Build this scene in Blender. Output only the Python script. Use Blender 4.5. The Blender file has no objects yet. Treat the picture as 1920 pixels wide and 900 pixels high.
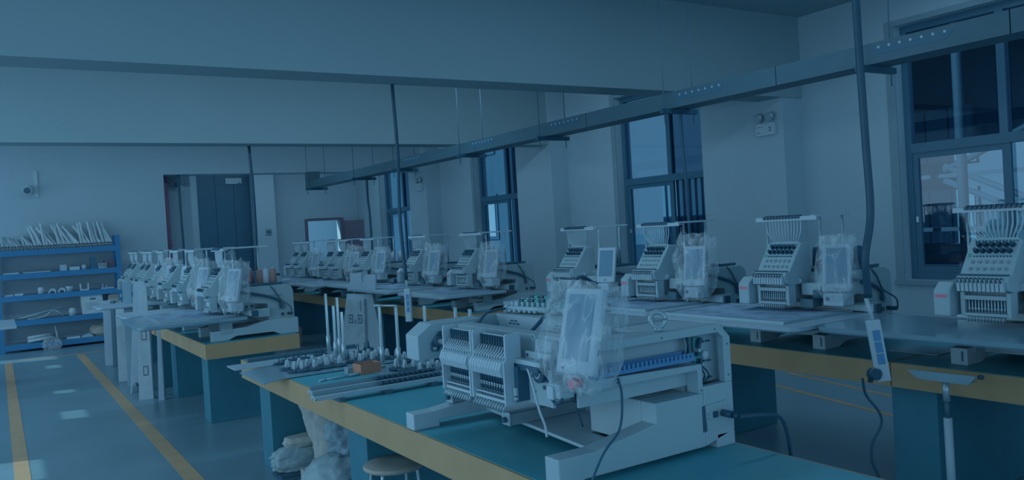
import bpy, math, random
from mathutils import Vector, Matrix, noise
random.seed(7)
R = math.radians
SC = bpy.context.scene
COL = SC.collection

# ------------------------------------------------------------------ camera
cam_d = bpy.data.cameras.new('camera'); cam = bpy.data.objects.new('camera', cam_d); COL.objects.link(cam)
FPX = 1530.0
cam_d.sensor_width = 36.0; cam_d.lens = 36.0 * FPX / 1920.0; cam_d.clip_start = 0.05; cam_d.clip_end = 300
yw = Vector((-970.0, -33.0, -FPX)).normalized()
xw = Vector((2407.596, 167.629, -FPX)).normalized()
zw = xw.cross(yw).normalized()
xw = yw.cross(zw).normalized()
M = Matrix((xw, yw, zw)).to_4x4()
M.translation = Vector((0, 0, 1.58))
cam.matrix_world = M
SC.camera = cam
SC.cycles.transparent_max_bounces = 32

# ------------------------------------------------------------------ light and exposure
SC.view_settings.view_transform = 'Standard'; SC.view_settings.look = 'None'
SC.view_settings.exposure = 0.0; SC.view_settings.gamma = 1.0; SC.view_settings.use_curve_mapping = False
LT = (0.175, 0.295, 0.404)                      # blue tint of the fill lights
wd = bpy.data.worlds.new('sky'); SC.world = wd; wd.use_nodes = True
bg = wd.node_tree.nodes['Background']; bg.inputs[0].default_value = (0.15, 0.42, 0.70, 1); bg.inputs[1].default_value = 0.52
def area(name, loc, rot, sx, sy, power):
    l = bpy.data.lights.new(name, 'AREA'); l.shape = 'RECTANGLE'; l.size = sx; l.size_y = sy; l.energy = power
    l.color = (LT[0]/LT[2]*1.08, LT[1]/LT[2]*1.02, 0.97)
    o = bpy.data.objects.new(name, l); COL.objects.link(o); o.location = loc; o.rotation_euler = rot
    return o
# added fill lights: left daylight stand-ins inside the wall, one more behind the camera
area('side_fill', (-4.85, 3.0, 1.8), (0, R(-86), 0), 2.8, 11.0, 165)
area('side_fill', (-4.85, 12.2, 1.8), (0, R(-86), 0), 2.8, 7.4, 122)
area('back_fill', (1.8, -2.8, 1.7), (R(74), 0, 0), 12.0, 3.0, 62)
# unseen fill lights added under the ceiling, one per bay and beyond the doorway
area('ceiling_fill', (2.2, 4.4, 3.82), (0, 0, 0), 11.0, 0.35, 52)
area('ceiling_fill', (2.2, 9.0, 3.82), (R(24), 0, 0), 11.0, 0.35, 62)
area('ceiling_fill', (2.2, 13.8, 3.82), (R(4), 0, 0), 11.0, 0.35, 52)
area('ceiling_fill', (5.2, 18.4, 3.82), (R(10), 0, 0), 5.0, 0.35, 40)
area('ceiling_fill', (7.8, 22.8, 3.0), (0, 0, 0), 1.6, 0.4, 16)
SUN_D = Vector((0.85, -0.25, -0.42)).normalized()
sl = bpy.data.lights.new('sun', 'SUN'); sl.energy = 3.0; sl.angle = R(0.3); sl.color = (0.62, 0.85, 0.9)
so = bpy.data.objects.new('sun', sl); COL.objects.link(so); so.rotation_euler = SUN_D.to_track_quat('-Z', 'Y').to_euler(); so.location = (-8, 8, 9)

# ------------------------------------------------------------------ materials
def s2l(c):
    c /= 255.0
    return c / 12.92 if c <= 0.04045 else ((c + 0.055) / 1.055) ** 2.4
def alb(rgb, k=1.0):                            # surface colour that reads as rgb in full blue-tinted light
    return tuple(min(0.92, k * s2l(c) / t) for c, t in zip(rgb, LT)) + (1.0,)
MATS = {}
def mat(name, rgb, rough=0.5, metal=0.0, var=0.06, scale=6.0, bump=0.0, bscale=60.0, k=1.0, spec=0.4):
    m = bpy.data.materials.new(name); m.use_nodes = True
    nt = m.node_tree; N = nt.nodes; L = nt.links; b = N['Principled BSDF']
    c = alb(rgb, k)
    tc = N.new('ShaderNodeTexCoord'); nz = N.new('ShaderNodeTexNoise'); nz.inputs['Scale'].default_value = scale; nz.inputs['Detail'].default_value = 5
    L.new(tc.outputs['Object'], nz.inputs['Vector'])
    rp = N.new('ShaderNodeValToRGB')
    rp.color_ramp.elements[0].position = 0.3; rp.color_ramp.elements[1].position = 0.7
    rp.color_ramp.elements[0].color = tuple(x * (1 - var) for x in c[:3]) + (1,)
    rp.color_ramp.elements[1].color = tuple(min(0.95, x * (1 + var)) for x in c[:3]) + (1,)
    L.new(nz.outputs['Fac'], rp.inputs['Fac']); L.new(rp.outputs['Color'], b.inputs['Base Color'])
    b.inputs['Roughness'].default_value = rough; b.inputs['Metallic'].default_value = metal
    b.inputs['Specular IOR Level'].default_value = spec
    if bump:
        n2 = N.new('ShaderNodeTexNoise'); n2.inputs['Scale'].default_value = bscale; n2.inputs['Detail'].default_value = 4
        bp = N.new('ShaderNodeBump'); bp.inputs['Strength'].default_value = bump; bp.inputs['Distance'].default_value = 0.01
        L.new(tc.outputs['Object'], n2.inputs['Vector']); L.new(n2.outputs['Fac'], bp.inputs['Height']); L.new(bp.outputs['Normal'], b.inputs['Normal'])
    MATS[name] = m
    return m
mat('wall', (76, 114, 140), 0.85, var=0.025, scale=1.2, bump=0.05)
mat('ceiling', (64, 100, 122), 0.9, var=0.02, scale=0.8)
mat('floor', (52, 90, 114), 0.30, var=0.10, scale=1.1, bump=0.04, bscale=8, spec=0.35)
mat('floor_yellow', (92, 97, 86), 0.45, var=0.08, scale=5)
mat('apron_yellow', (86, 92, 80), 0.55, var=0.06, scale=4)
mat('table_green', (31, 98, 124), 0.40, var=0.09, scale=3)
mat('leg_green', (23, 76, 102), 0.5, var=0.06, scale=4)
mat('machine', (75, 113, 137), 0.38, var=0.02, scale=3)
mat('beige', (68, 104, 126), 0.42, var=0.02, scale=3)
mat('white', (82, 120, 146), 0.4, var=0.02)
mat('aluminium', (74, 112, 136), 0.34, metal=0.35, var=0.05)
mat('steel', (80, 118, 142), 0.34, metal=0.4, var=0.05)
mat('dark', (18, 56, 82), 0.45, var=0.1)
mat('darker', (14, 48, 72), 0.4, var=0.08)
mat('black', (15, 50, 74), 0.35, var=0.05)
mat('frame', (27, 66, 94), 0.4, var=0.04)
mat('jamb', (58, 94, 118), 0.85, var=0.03)
mat('tray', (32, 66, 88), 0.5, var=0.04)
mat('rack_blue', (24, 78, 124), 0.4, var=0.05)
mat('duct_blue', (36, 86, 132), 0.45, var=0.04)
mat('pcb', (30, 92, 108), 0.45, var=0.2, scale=40)
mat('screen', (52, 92, 122), 0.12, var=0.03)
mat('red', (130, 76, 100), 0.35, var=0.04)
mat('redpipe', (74, 70, 100), 0.4, var=0.04)
mat('brown', (50, 62, 86), 0.45, var=0.06)
mat('orange_card', (92, 80, 78), 0.8, var=0.05)
mat('card', (80, 102, 114), 0.8, var=0.06)
mat('board_white', (76, 114, 142), 0.35, var=0.03)
mat('board_grey', (56, 96, 122), 0.18, var=0.03, spec=0.6)
mat('board_edge', (38, 74, 100), 0.5, var=0.05)
mat('fabric', (66, 103, 136), 0.85, var=0.30, scale=9, bump=0.2, bscale=120)
mat('paper', (84, 121, 146), 0.6, var=0.10, scale=10)
mat('sack', (82, 108, 122), 0.8, var=0.10, scale=14, bump=0.25, bscale=60)
mat('bag_grey', (58, 94, 118), 0.6, var=0.16, scale=9, bump=0.3, bscale=40)
mat('bag_white', (70, 106, 128), 0.6, var=0.10, scale=9, bump=0.3, bscale=40)
mat('wood', (80, 100, 108), 0.5, var=0.16, scale=5)
mat('yellow_label', (98, 114, 74), 0.5)
mat('thread_yellow', (104, 112, 84), 0.8)
mat('thread_green', (34, 80, 104), 0.8)
mat('thread_dark', (24, 60, 92), 0.8)
mat('thread_red', (76, 74, 92), 0.8)
mat('thread_orange', (80, 82, 92), 0.8)
mat('thread_blue', (44, 104, 160), 0.8)
mat('thread_pale', (96, 130, 158), 0.8)
mat('outside_grey', (40, 86, 118), 0.7, var=0.12, scale=0.5)
mat('outside_dark', (26, 66, 96), 0.7, var=0.12, scale=0.5)
mat('outside_pale', (74, 118, 150), 0.7, var=0.08, scale=0.5)
mat('hall_grey', (24, 62, 92), 0.7, var=0.12, scale=0.5)
mat('hall_dark', (15, 48, 74), 0.7, var=0.1, scale=0.5)
mat('green_mark', (36, 104, 112), 0.5)

def thin_glass(name, tint, ior, rough):
    m = bpy.data.materials.new(name); m.use_nodes = True; nt = m.node_tree; N = nt.nodes; L = nt.links
    N.remove(N['Principled BSDF']); out = N['Material Output']
    t = N.new('ShaderNodeBsdfTransparent'); t.inputs[0].default_value = tint + (1,)
    g = N.new('ShaderNodeBsdfGlossy'); g.inputs['Color'].default_value = (0.8, 0.88, 0.95, 1); g.inputs['Roughness'].default_value = rough
    lw = N.new('ShaderNodeLayerWeight'); lw.inputs[0].default_value = 0.5
    pw = N.new('ShaderNodeMath'); pw.operation = 'POWER'; pw.inputs[1].default_value = 4.0; L.new(lw.outputs['Facing'], pw.inputs[0])
    fr = N.new('ShaderNodeMath'); fr.operation = 'MULTIPLY_ADD'; fr.inputs[1].default_value = 0.55; fr.inputs[2].default_value = 0.05; L.new(pw.outputs[0], fr.inputs[0])
    mx = N.new('ShaderNodeMixShader'); L.new(fr.outputs[0], mx.inputs[0]); L.new(t.outputs[0], mx.inputs[1]); L.new(g.outputs[0], mx.inputs[2])
    L.new(mx.outputs[0], out.inputs['Surface']); MATS[name] = m
thin_glass('glass', (0.80, 0.86, 0.90), 1.5, 0.02)
thin_glass('glass_tint', (0.42, 0.52, 0.60), 1.5, 0.02)
def film():
    m = bpy.data.materials.new('plastic_film'); m.use_nodes = True; nt = m.node_tree; N = nt.nodes; L = nt.links
    N.remove(N['Principled BSDF']); out = N['Material Output']
    tc = N.new('ShaderNodeTexCoord'); nz = N.new('ShaderNodeTexNoise'); nz.inputs['Scale'].default_value = 15; nz.inputs['Detail'].default_value = 2.5; nz.inputs['Distortion'].default_value = 0.9
    mp = N.new('ShaderNodeMapping'); mp.inputs['Scale'].default_value = (1.0, 1.0, 0.4); L.new(tc.outputs['Object'], mp.inputs[0]); L.new(mp.outputs[0], nz.inputs['Vector'])
    sb = N.new('ShaderNodeMath'); sb.operation = 'SUBTRACT'; sb.inputs[1].default_value = 0.5; L.new(nz.outputs['Fac'], sb.inputs[0])
    ab = N.new('ShaderNodeMath'); ab.operation = 'ABSOLUTE'; L.new(sb.outputs[0], ab.inputs[0])
    rp = N.new('ShaderNodeValToRGB'); e = rp.color_ramp.elements; e[0].position = 0.0; e[1].position = 0.035
    e[0].color = (0.55,)*3 + (1,); e[1].color = (0.27,)*3 + (1,); q = e.new(0.16); q.color = (0.15,)*3 + (1,)
    L.new(ab.outputs[0], rp.inputs['Fac'])
    t = N.new('ShaderNodeBsdfTransparent'); t.inputs[0].default_value = (0.97, 0.98, 1, 1)
    p = N.new('ShaderNodeBsdfPrincipled'); p.inputs['Base Color'].default_value = alb((96, 134, 158)); p.inputs['Roughness'].default_value = 0.2
    bp = N.new('ShaderNodeBump'); bp.inputs['Strength'].default_value = 0.5; bp.inputs['Distance'].default_value = 0.01
    L.new(nz.outputs['Fac'], bp.inputs['Height']); L.new(bp.outputs['Normal'], p.inputs['Normal'])
    mx = N.new('ShaderNodeMixShader'); L.new(rp.outputs['Color'], mx.inputs[0]); L.new(t.outputs[0], mx.inputs[1]); L.new(p.outputs[0], mx.inputs[2])
    L.new(mx.outputs[0], out.inputs['Surface']); MATS['plastic_film'] = m
film()

# ------------------------------------------------------------------ mesh helpers
class MB:
    def __init__(s): s.v = []; s.f = []; s.s = []
    def add(s, vs, fs, smooth=False):
        n = len(s.v); s.v += [tuple(v) for v in vs]
        for f in fs: s.f.append(tuple(i + n for i in f)); s.s.append(smooth)
        return s
    def box(s, x0, x1, y0, y1, z0, z1):
        return s.add([(x0,y0,z0),(x1,y0,z0),(x1,y1,z0),(x0,y1,z0),(x0,y0,z1),(x1,y0,z1),(x1,y1,z1),(x0,y1,z1)],
                     [(0,3,2,1),(4,5,6,7),(0,1,5,4),(1,2,6,5),(2,3,7,6),(3,0,4,7)])
    def obox(s, c, size, mtx):
        c = Vector(c); hx, hy, hz = size[0]/2, size[1]/2, size[2]/2; vs = []
        for z in (-hz, hz):
            for x, y in ((-hx,-hy),(hx,-hy),(hx,hy),(-hx,hy)): vs.append(c + mtx @ Vector((x,y,z)))
        return s.add(vs, [(0,3,2,1),(4,5,6,7),(0,1,5,4),(1,2,6,5),(2,3,7,6),(3,0,4,7)])
    def prism(s, poly, axis, a, b):
        if axis == 'y': P = lambda p, t: (p[0], t, p[1])
        elif axis == 'x': P = lambda p, t: (t, p[0], p[1])
        else: P = lambda p, t: (p[0], p[1], t)
        n = len(poly); vs = [P(p, a) for p in poly] + [P(p, b) for p in poly]
        fs = [tuple(range(n)), tuple(range(2*n-1, n-1, -1))] + [(i, i+n, (i+1) % n + n, (i+1) % n) for i in range(n)]
        ar = sum(poly[i][0]*poly[(i+1) % n][1] - poly[(i+1) % n][0]*poly[i][1] for i in range(n))
        flip = (ar > 0) == (axis in 'xz')
        if axis == 'y': flip = ar < 0
        if b < a: flip = not flip
        if flip: fs = [tuple(reversed(f)) for f in fs]
        return s.add(vs, fs)
    def cyl(s, p0, p1, r, n=12, r2=None, caps=True):
        p0 = Vector(p0); p1 = Vector(p1); d = (p1 - p0).normalized(); r2 = r if r2 is None else r2
        u = d.orthogonal().normalized(); w = d.cross(u)
        vs = []
        for p, rr in ((p0, r), (p1, r2)):
            for i in range(n):
                a = 2*math.pi*i/n; vs.append(p + u*(rr*math.cos(a)) + w*(rr*math.sin(a)))
        s.add(vs, [(i, (i+1) % n, (i+1) % n + n, i + n) for i in range(n)], True)
        if caps:
            k = len(s.v) - 2*n
            s.f += [tuple(k + i for i in range(n-1, -1, -1)), tuple(k + n + i for i in range(n))]; s.s += [False, False]
        return s
    def tube(s, pts, r, n=8):
        pts = [Vector(p) for p in pts]; m = len(pts); vs = []
        up = None
        for i, p in enumerate(pts):
            d = (pts[min(i+1, m-1)] - pts[max(i-1, 0)]).normalized()
            u = d.orthogonal().normalized() if up is None else (up - d*up.dot(d)).normalized()
            up = u; w = d.cross(u)
            for j in range(n):
                a = 2*math.pi*j/n; vs.append(p + u*(r*math.cos(a)) + w*(r*math.sin(a)))
        fs = [(i*n+j, i*n+(j+1) % n, (i+1)*n+(j+1) % n, (i+1)*n+j) for i in range(m-1) for j in range(n)]
        s.add(vs, fs, True)
        k = len(s.v) - m*n
        s.f += [tuple(k + j for j in range(n-1, -1, -1)), tuple(k + (m-1)*n + j for j in range(n))]; s.s += [False, False]
        return s
    def lathe(s, prof, c=(0,0,0), n=16):
        vs = []
        for r, z in prof:
            for j in range(n):
                a = 2*math.pi*j/n; vs.append((c[0]+r*math.cos(a), c[1]+r*math.sin(a), c[2]+z))
        m = len(prof)
        s.add(vs, [(i*n+j, i*n+(j+1) % n, (i+1)*n+(j+1) % n, (i+1)*n+j) for i in range(m-1) for j in range(n)], True)
        k = len(s.v) - m*n
        s.f += [tuple(k + j for j in range(n-1, -1, -1)), tuple(k + (m-1)*n + j for j in range(n))]; s.s += [False, False]
        return s
    def build(s, name, m, parent=None, loc=None, bevel=0.0):
        me = bpy.data.meshes.new(name)
        vs = s.v
        if loc is not None: vs = [(v[0]-loc[0], v[1]-loc[1], v[2]-loc[2]) for v in vs]
        me.from_pydata(vs, [], s.f); me.polygons.foreach_set('use_smooth', s.s); me.materials.append(MATS[m]); me.update()
        o = bpy.data.objects.new(name, me); COL.objects.link(o)
        if loc is not None: o.location = loc
        if parent is not None: o.parent = parent
        if bevel:
            b = o.modifiers.new('bevel', 'BEVEL'); b.width = bevel; b.segments = 2; b.limit_method = 'ANGLE'; b.angle_limit = R(40)
        return o
def tag(o, label=None, cat=None, group=None, kind=None):
    if label: o['label'] = label
    if cat: o['category'] = cat
    if group: o['group'] = group
    if kind: o['kind'] = kind
    return o
def thing(name, loc, label, cat, group=None, rz=0.0):
    o = bpy.data.objects.new(name, None); COL.objects.link(o); o.location = loc; o.rotation_euler = (0, 0, rz); o.empty_display_size = 0.1
    return tag(o, label, cat, group)
KIDS = {}
def dup(o, parent=None):
    c = o.copy(); COL.objects.link(c); c.parent = parent
    for ch in o.children: dup(ch, c)
    return c
def bez(pts, n=10):                              # smooth polyline through points (Catmull-Rom)
    P = [Vector(p) for p in pts]; P = [P[0]*2 - P[1]] + P + [P[-1]*2 - P[-2]]; out = []
    for i in range(1, len(P)-2):
        for k in range(n):
            t = k/n; a, b, c, d = P[i-1], P[i], P[i+1], P[i+2]
            out.append(0.5*((2*b) + (c-a)*t + (2*a-5*b+4*c-d)*t*t + (3*b-a-3*c+d)*t*t*t))
    out.append(P[-2]); return out
def struct(name, mb, m, label, loc=None, bevel=0.0):
    return tag(mb.build(name, m, None, loc, bevel), label, None, None, 'structure')
T = 0.76                                         # table top height

# ------------------------------------------------------------------ room shell
XW, XP, XL = 8.35, 8.0, -5.0
ZB, ZC, YB, YR = 2.93, 3.9, 16.2, 20.9
struct('floor', MB().box(XL-0.2, XW+0.3, -3.0, YR+0.3, -0.2, 0.0), 'floor', 'grey-blue polished concrete workshop floor')
struct('ceiling', MB().box(XL-0.2, XW+0.3, -3.0, YR+0.3, ZC, ZC+0.25), 'ceiling', 'plain pale ceiling slab above the beams')
for i, (y0, y1, lab) in enumerate(((6.43, 6.80, 'nearest deep ceiling beam across the top of the room'), (11.3, 11.68, 'second deep ceiling beam further into the room'))):
    struct('trim_%d' % (i+1), MB().box(XL, XW, y0, y1, ZB, ZC), 'ceiling', lab)
struct('trim_3', MB().box(2.72, XW, YB, YB+0.4, ZB, ZC), 'wall', 'beam over the opening beside the blue rack wall')
# windows in the right wall: (far jamb, near jamb)
WIN = [(5.22, 3.15), (9.95, 7.86), (14.48, 12.40), (19.25, 17.15)]
WZ0, WZ1, WT = 0.75, 3.50, 2.17
w = MB(); ys = -3.0
for a, b in WIN:
    w.box(XW, XW+0.3, ys, b, 0, ZC); w.box(XW, XW+0.3, b, a, 0, WZ0); w.box(XW, XW+0.3, b, a, WZ1, ZC); ys = a
w.box(XW, XW+0.3, ys, YR, 0, ZC)
struct('wall_right', w, 'wall', 'long white right-hand wall with tall dark windows')
for i, (y0, y1) in enumerate(((6.45, 7.78), (11.25, 12.34), (15.97, 16.84))):
    struct('trim_%d' % (4+i), MB().box(XP, XW, y0, y1, 0, ZC), 'wall', ('white wall pier between the two nearest windows', 'white wall pier between the second and third windows', 'white wall pier before the farthest window')[i])
# left back wall, flush with the third beam, and the deeper rear wall
struct('wall_back', MB().box(XL, 2.72, YB, YB+0.5, 0, ZC), 'wall', 'pale back wall behind the blue shelving rack')
struct('wall_recess', MB().box(2.60, 3.28, 16.72, 17.2, 0, ZC).box(2.2, 2.72, 16.7, YR, 0, ZC), 'wall', 'short white wall column beside the red pipe')
r = MB().box(2.7, 4.25, YR, YR+0.3, 0, ZC).box(4.25, 5.58, YR+0.12, YR+0.3, 0, ZC).box(5.58, 6.95, YR, YR+0.3, 0, ZC).box(6.95, 7.86, YR, YR+0.3, 2.05, ZC).box(7.86, XW+0.3, YR, YR+0.3, 0, ZC)
r.box(5.52, 6.0, YR-0.45, YR, 0, ZC)
struct('wall_rear', r, 'wall', 'far rear wall with a dark door and a brown doorway')
# left wall (outside the picture) with openings shaped to cast the sun patches
PATCH = [((0.46, 0.69), (8.86, 9.32)), ((0.48, 0.70), (10.55, 10.80)), ((0.52, 0.71), (13.0, 13.36)), ((-0.1, 0.72), (14.2, 15.02)), ((-0.15, 0.23), (6.72, 7.38))]
ap = []
for (xa, xb), (ya, yb) in PATCH:
    ta = (xa - XL)/SUN_D.x; tb = (xb - XL)/SUN_D.x; tm = (ta+tb)/2
    ap.append((ya - SUN_D.y*tm, yb - SUN_D.y*tm, -SUN_D.z*ta, -SUN_D.z*tb))
ap.sort()
w = MB(); ys = -3.0
for y0, y1, z0, z1 in ap:
    w.box(XL-0.02, XL, ys, y0, 0, ZC); w.box(XL-0.02, XL, y0, y1, 0, z0); w.box(XL-0.02, XL, y0, y1, z1, ZC); ys = y1
w.box(XL-0.02, XL, ys, YB+0.4, 0, ZC)
struct('wall_left', w, 'wall', 'unseen left wall with openings shaped for the sun patches')

def window(i, a, b, tint_near):
    wn = bpy.data.objects.new('window_%d' % i, None); COL.objects.link(wn); wn.location = (XW, b, WZ0)
    tag(wn, ('large dark framed window at the right edge, above the nearest machine', 'dark framed window just left of the nearest wall pier', 'third dark framed window, left of the second pier', 'farthest dark framed window, near the brown doorway')[i-1], None, None, 'structure')
    W = a - b; H = WZ1 - WZ0; t = 0.07; zt = WT - WZ0; ym = W/2
    x0, x1 = 0.12, 0.20
    def P(name, mb, m): return mb.build(name, m, wn)
    P('jamb', MB().box(-0.012, 0.0, -0.10, 0.0, -0.06, H+0.06).box(-0.012, 0.0, W, W+0.10, -0.06, H+0.06).box(-0.012, 0.0, 0, W, H, H+0.06), 'jamb')
    P('window_sill', MB().box(-0.05, 0.12, -0.10, W+0.10, -0.05, -0.002), 'jamb')
    P('frame', MB().box(x0, x1, 0.002, t, 0.002, H-0.002).box(x0, x1, W-t, W-0.002, 0.002, H-0.002).box(x0, x1, t, W-t, 0.002, t).box(x0, x1, t, W-t, H-t, H-0.002), 'frame')
    P('transom', MB().box(x0-0.01, x1, t, W-t, zt-0.05, zt+0.05), 'frame')
    P('mullion', MB().box(x0, x1, ym-0.04, ym+0.04, zt+0.05, H-t), 'frame')
    P('sash', MB().box(x0+0.01, x0+0.05, ym-0.05, ym+0.03, t, zt-0.05).box(x0+0.01, x0+0.05, W-t-0.06, W-t, t, zt-0.05).box(x0+0.01, x0+0.05, ym+0.03, W-t-0.06, t, t+0.07).box(x0+0.01, x0+0.05, ym+0.03, W-t-0.06, zt-0.11, zt-0.05), 'frame')
    P('pane', MB().box(x0+0.03, x0+0.036, t, ym-0.04, zt+0.05, H-t), tint_near)
    P('pane', MB().box(x0+0.03, x0+0.036, ym+0.04, W-t, zt+0.05, H-t), 'glass')
    P('pane', MB().box(x0+0.03, x0+0.036, ym+0.03, W-t-0.06, t+0.07, zt-0.11), 'glass')
    P('pane', MB().box(x0+0.06, x0+0.066, t, ym-0.05, t, zt-0.05), tint_near)
    P('latch', MB().box(x0-0.01, x0+0.01, W-t-0.045, W-t-0.02, 0.62, 0.68), 'steel')
for i, (a, b) in enumerate(WIN): window(i+1, a, b, 'glass' if i == 0 else 'glass_tint')

# doors
d1 = bpy.data.objects.new('door_1', None); COL.objects.link(d1); d1.location = (4.25, YR, 0)
tag(d1, 'tall dark blue-grey door panel in the rear wall', None, None, 'structure')
for k in range(3): MB().box(0.004+k*0.442, 0.438+k*0.442, 0.06, 0.11, 0.002, 3.6).build('door_panel', 'frame', d1)
MB().box(-0.0, 1.33, 0.09, 0.118, 0.0, 3.7).build('door_back', 'frame', d1)
d2 = bpy.data.objects.new('door_2', None); COL.objects.link(d2); d2.location = (6.95, YR, 0)
tag(d2, 'brown door standing open onto a bright room', None, None, 'structure')
MB().box(-0.07, 0.0, -0.04, 0.06, 0, 2.1).box(0.91, 0.98, -0.04, 0.06, 0, 2.1).box(0.0, 0.91, -0.04, 0.06, 2.04, 2.11).build('door_frame', 'brown', d2)
MB().obox((1.33, -0.34, 1.01), (0.86, 0.045, 2.0), Matrix.Rotation(R(-42), 3, 'Z')).build('door_leaf', 'brown', d2)
struct('wall_beyond', MB().box(6.2, 9.5, 24.5, 24.6, 0, 3.2), 'white', 'bright white wall seen through the brown doorway')
struct('floor_beyond', MB().box(6.2, 9.5, YR+0.3, 24.5, -0.1, -0.001), 'floor', 'floor of the room behind the brown doorway')

# painted floor lines
def line(x0, y0, x1, y1, wdt, lab, rotpts=None):
    d = Vector((x1-x0, y1-y0, 0)).normalized(); n = Vector((-d.y, d.x, 0))*wdt/2
    a = Vector((x0, y0, 0)); b = Vector((x1, y1, 0))
    vs = [a-n, b-n, b+n, a+n]; top = [v + Vector((0, 0, 0.002)) for v in vs]; bot = [v + Vector((0, 0, 0.0002)) for v in vs]
    o = MB().add(bot+top, [(3,2,1,0),(4,5,6,7),(0,1,5,4),(1,2,6,5),(2,3,7,6),(3,0,4,7)]).build('floor_line', 'floor_yellow', None, (x0, y0, 0))
    tag(o, lab, 'floor marking', 'yellow floor lines')
line(0.075, 2.5, 0.08, 14.3, 0.10, 'yellow floor line along the left edge of the walkway')
line(1.06, 2.5, 1.03, 14.3, 0.11, 'yellow floor line on the table side of the walkway')
line(0.2, 14.45, 3.0, 14.5, 0.06, 'thin yellow floor line across the front of the blue rack')
line(6.45, 5.3, 6.05, 3.5, 0.06, 'yellow floor line nearest the window wall behind the tables')
line(5.95, 5.2, 5.45, 3.0, 0.06, 'second yellow floor line behind the right-hand tables')
line(5.45, 2.6, 5.0, 1.2, 0.06, 'short yellow floor line at the right edge behind the green leg')
line(3.0, 6.2, 2.6, 9.0, 0.09, 'yellow floor line between the two rows of tables')

# ------------------------------------------------------------------ outside the windows
hall = thing('neighbour_hall', (14.0, 2.0, 0), 'dim steel hall with window panes coloured as if lit, seen through nearest window', 'building')
MB().box(6, 6.3, -3, 11, 0, 9).box(0, 6, 10.7, 11, 0, 9).build('wall', 'hall_grey', hall)
MB().box(0, 6, -3, 10.7, 6.2, 6.5).build('roof', 'hall_dark', hall)
for k in range(5): MB().box(0.3+k*1.3, 0.45+k*1.3, -3, 10.7, 5.7, 6.2).build('roof_beam', 'hall_dark', hall)
for k in range(5): MB().cyl((0.5, -1+k*2.3, 0), (0.5, -1+k*2.3, 6.2), 0.09, 8).build('column', 'hall_dark', hall)
for y, z in ((6.3, 1.2), (6.3, 3.2), (3.6, 1.2), (3.6, 3.2), (9.4, 1.2), (9.4, 3.2)):
    f = MB().box(5.9, 5.99, y-0.9, y+0.9, z-0.7, z+0.7).build('window', 'frame', hall)
    for q in range(3): MB().box(5.85, 5.9, y-0.85+q*0.58, y-0.85+q*0.58+0.53, z-0.65, z+0.65).build('pane', 'outside_grey', f)  # paler pane colour imitates lit glass, the panes give no light
for y0, z0, y1, z1 in ((4.0, 0.4, 7.4, 2.0), (7.4, 2.2, 4.2, 3.6), (4.0, 0.7, 7.4, 2.3), (2.0, 0.2, 4.0, 1.8)):
    MB().cyl((2.6, y0, z0), (2.6, y1, z1), 0.07, 6).build('brace', 'hall_dark', hall)
for z in (2.1, 1.0): MB().box(2.55, 2.65, 1.0, 9.0, z-0.04, z+0.04).build('rail', 'hall_dark', hall)
shed = thing('ribbed_shed', (13.8, 13.1, 0), 'dark ribbed metal shed seen through second window', 'building')
MB().box(0.06, 4, 0.0, 1.75, 0, 2.5).build('wall', 'outside_dark', shed)
for k in range(9): MB().box(0, 0.06, 0.02+k*0.2, 0.12+k*0.2, 0, 2.5).build('rib', 'outside_grey', shed)
MB().box(-0.1, 4.1, 0.0, 1.8, 2.5, 2.58).build('roof', 'outside_pale', shed)
blk = thing('grey_building', (14.0, 21.8, 0), 'tall grey building seen through third and fourth windows', 'building')
MB().box(0, 3, 0, 24, 0, 9).build('wall', 'outside_dark', blk)
for k in range(7):
    for z in (1.2, 4.0):
        f = MB().box(-0.05, 0.0, 1+k*3, 2.6+k*3, z, z+1.5).build('window', 'outside_dark', blk)
        MB().box(-0.08, -0.05, 1.1+k*3, 1.75+k*3, z+0.1, z+1.4).build('pane', 'outside_pale', f)
struct('floor_outside', MB().box(XW+0.3, 60, -20, 70, -0.3, -0.05), 'outside_grey', 'grey yard outside the windows')

# ------------------------------------------------------------------ cable tray under the beams
tray = thing('cable_tray', (5.4, 9.0, 2.6), 'long grey steel cable tray hung below the beams towards the windows', 'cable tray')
tl = lambda x0, x1, y0, y1, z0, z1: MB().box(x0, x1, y0, y1, z0, z1)
secs = [0.2, 2.6, 4.4, 6.9, 9.3, 11.7, 13.9, 16.05]
for a, b in zip(secs[:-1], secs[1:]):
    MB().box(0, 0.25, a-9.0+0.004, b-9.0-0.004, -0.005, 0.145).build('tray_section', 'tray', tray)
MB().prism([(16.05-9, -0.02), (16.2-9, -0.02), (16.2-9, 0.33), (16.02-9, 0.33)], 'x', 0.0, 0.25).build('end_riser', 'tray', tray)
for y in (3.25, 5.25, 7.3, 9.1, 11.2):
    n = MB(); e = MB()
    for k in range(7): n.cyl((-0.004, y-9-0.24+k*0.08, 0.105), (-0.0005, y-9-0.24+k*0.08, 0.105), 0.010, 8)
    slot = e.prism([(y-9-0.30, 0.10), (y-9-0.24, 0.055), (y-9+0.24, 0.055), (y-9+0.30, 0.10), (y-9+0.29, 0.112), (y-9-0.29, 0.112)], 'x', -0.002, -0.0005).build('slot_plate', 'frame', tray)
    tag(n.build('rivets', 'white', slot), kind='stuff')
for y in (3.6, 5.64, 7.7, 9.6, 11.75, 13.42, 15.9):
    MB().box(-0.10, 0.35, y-9-0.02, y-9+0.02, -0.05, -0.006).build('hanger_bar', 'dark', tray)
    top = ZC if not any(a < y < b for a, b in ((6.43, 6.8), (11.3, 11.68))) else ZB
    for x in (-0.06, 0.31): MB().cyl((x, y-9, -0.14), (x, y-9, top-2.6), 0.006, 6).build('hanger_rod', 'board_edge', tray)

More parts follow.
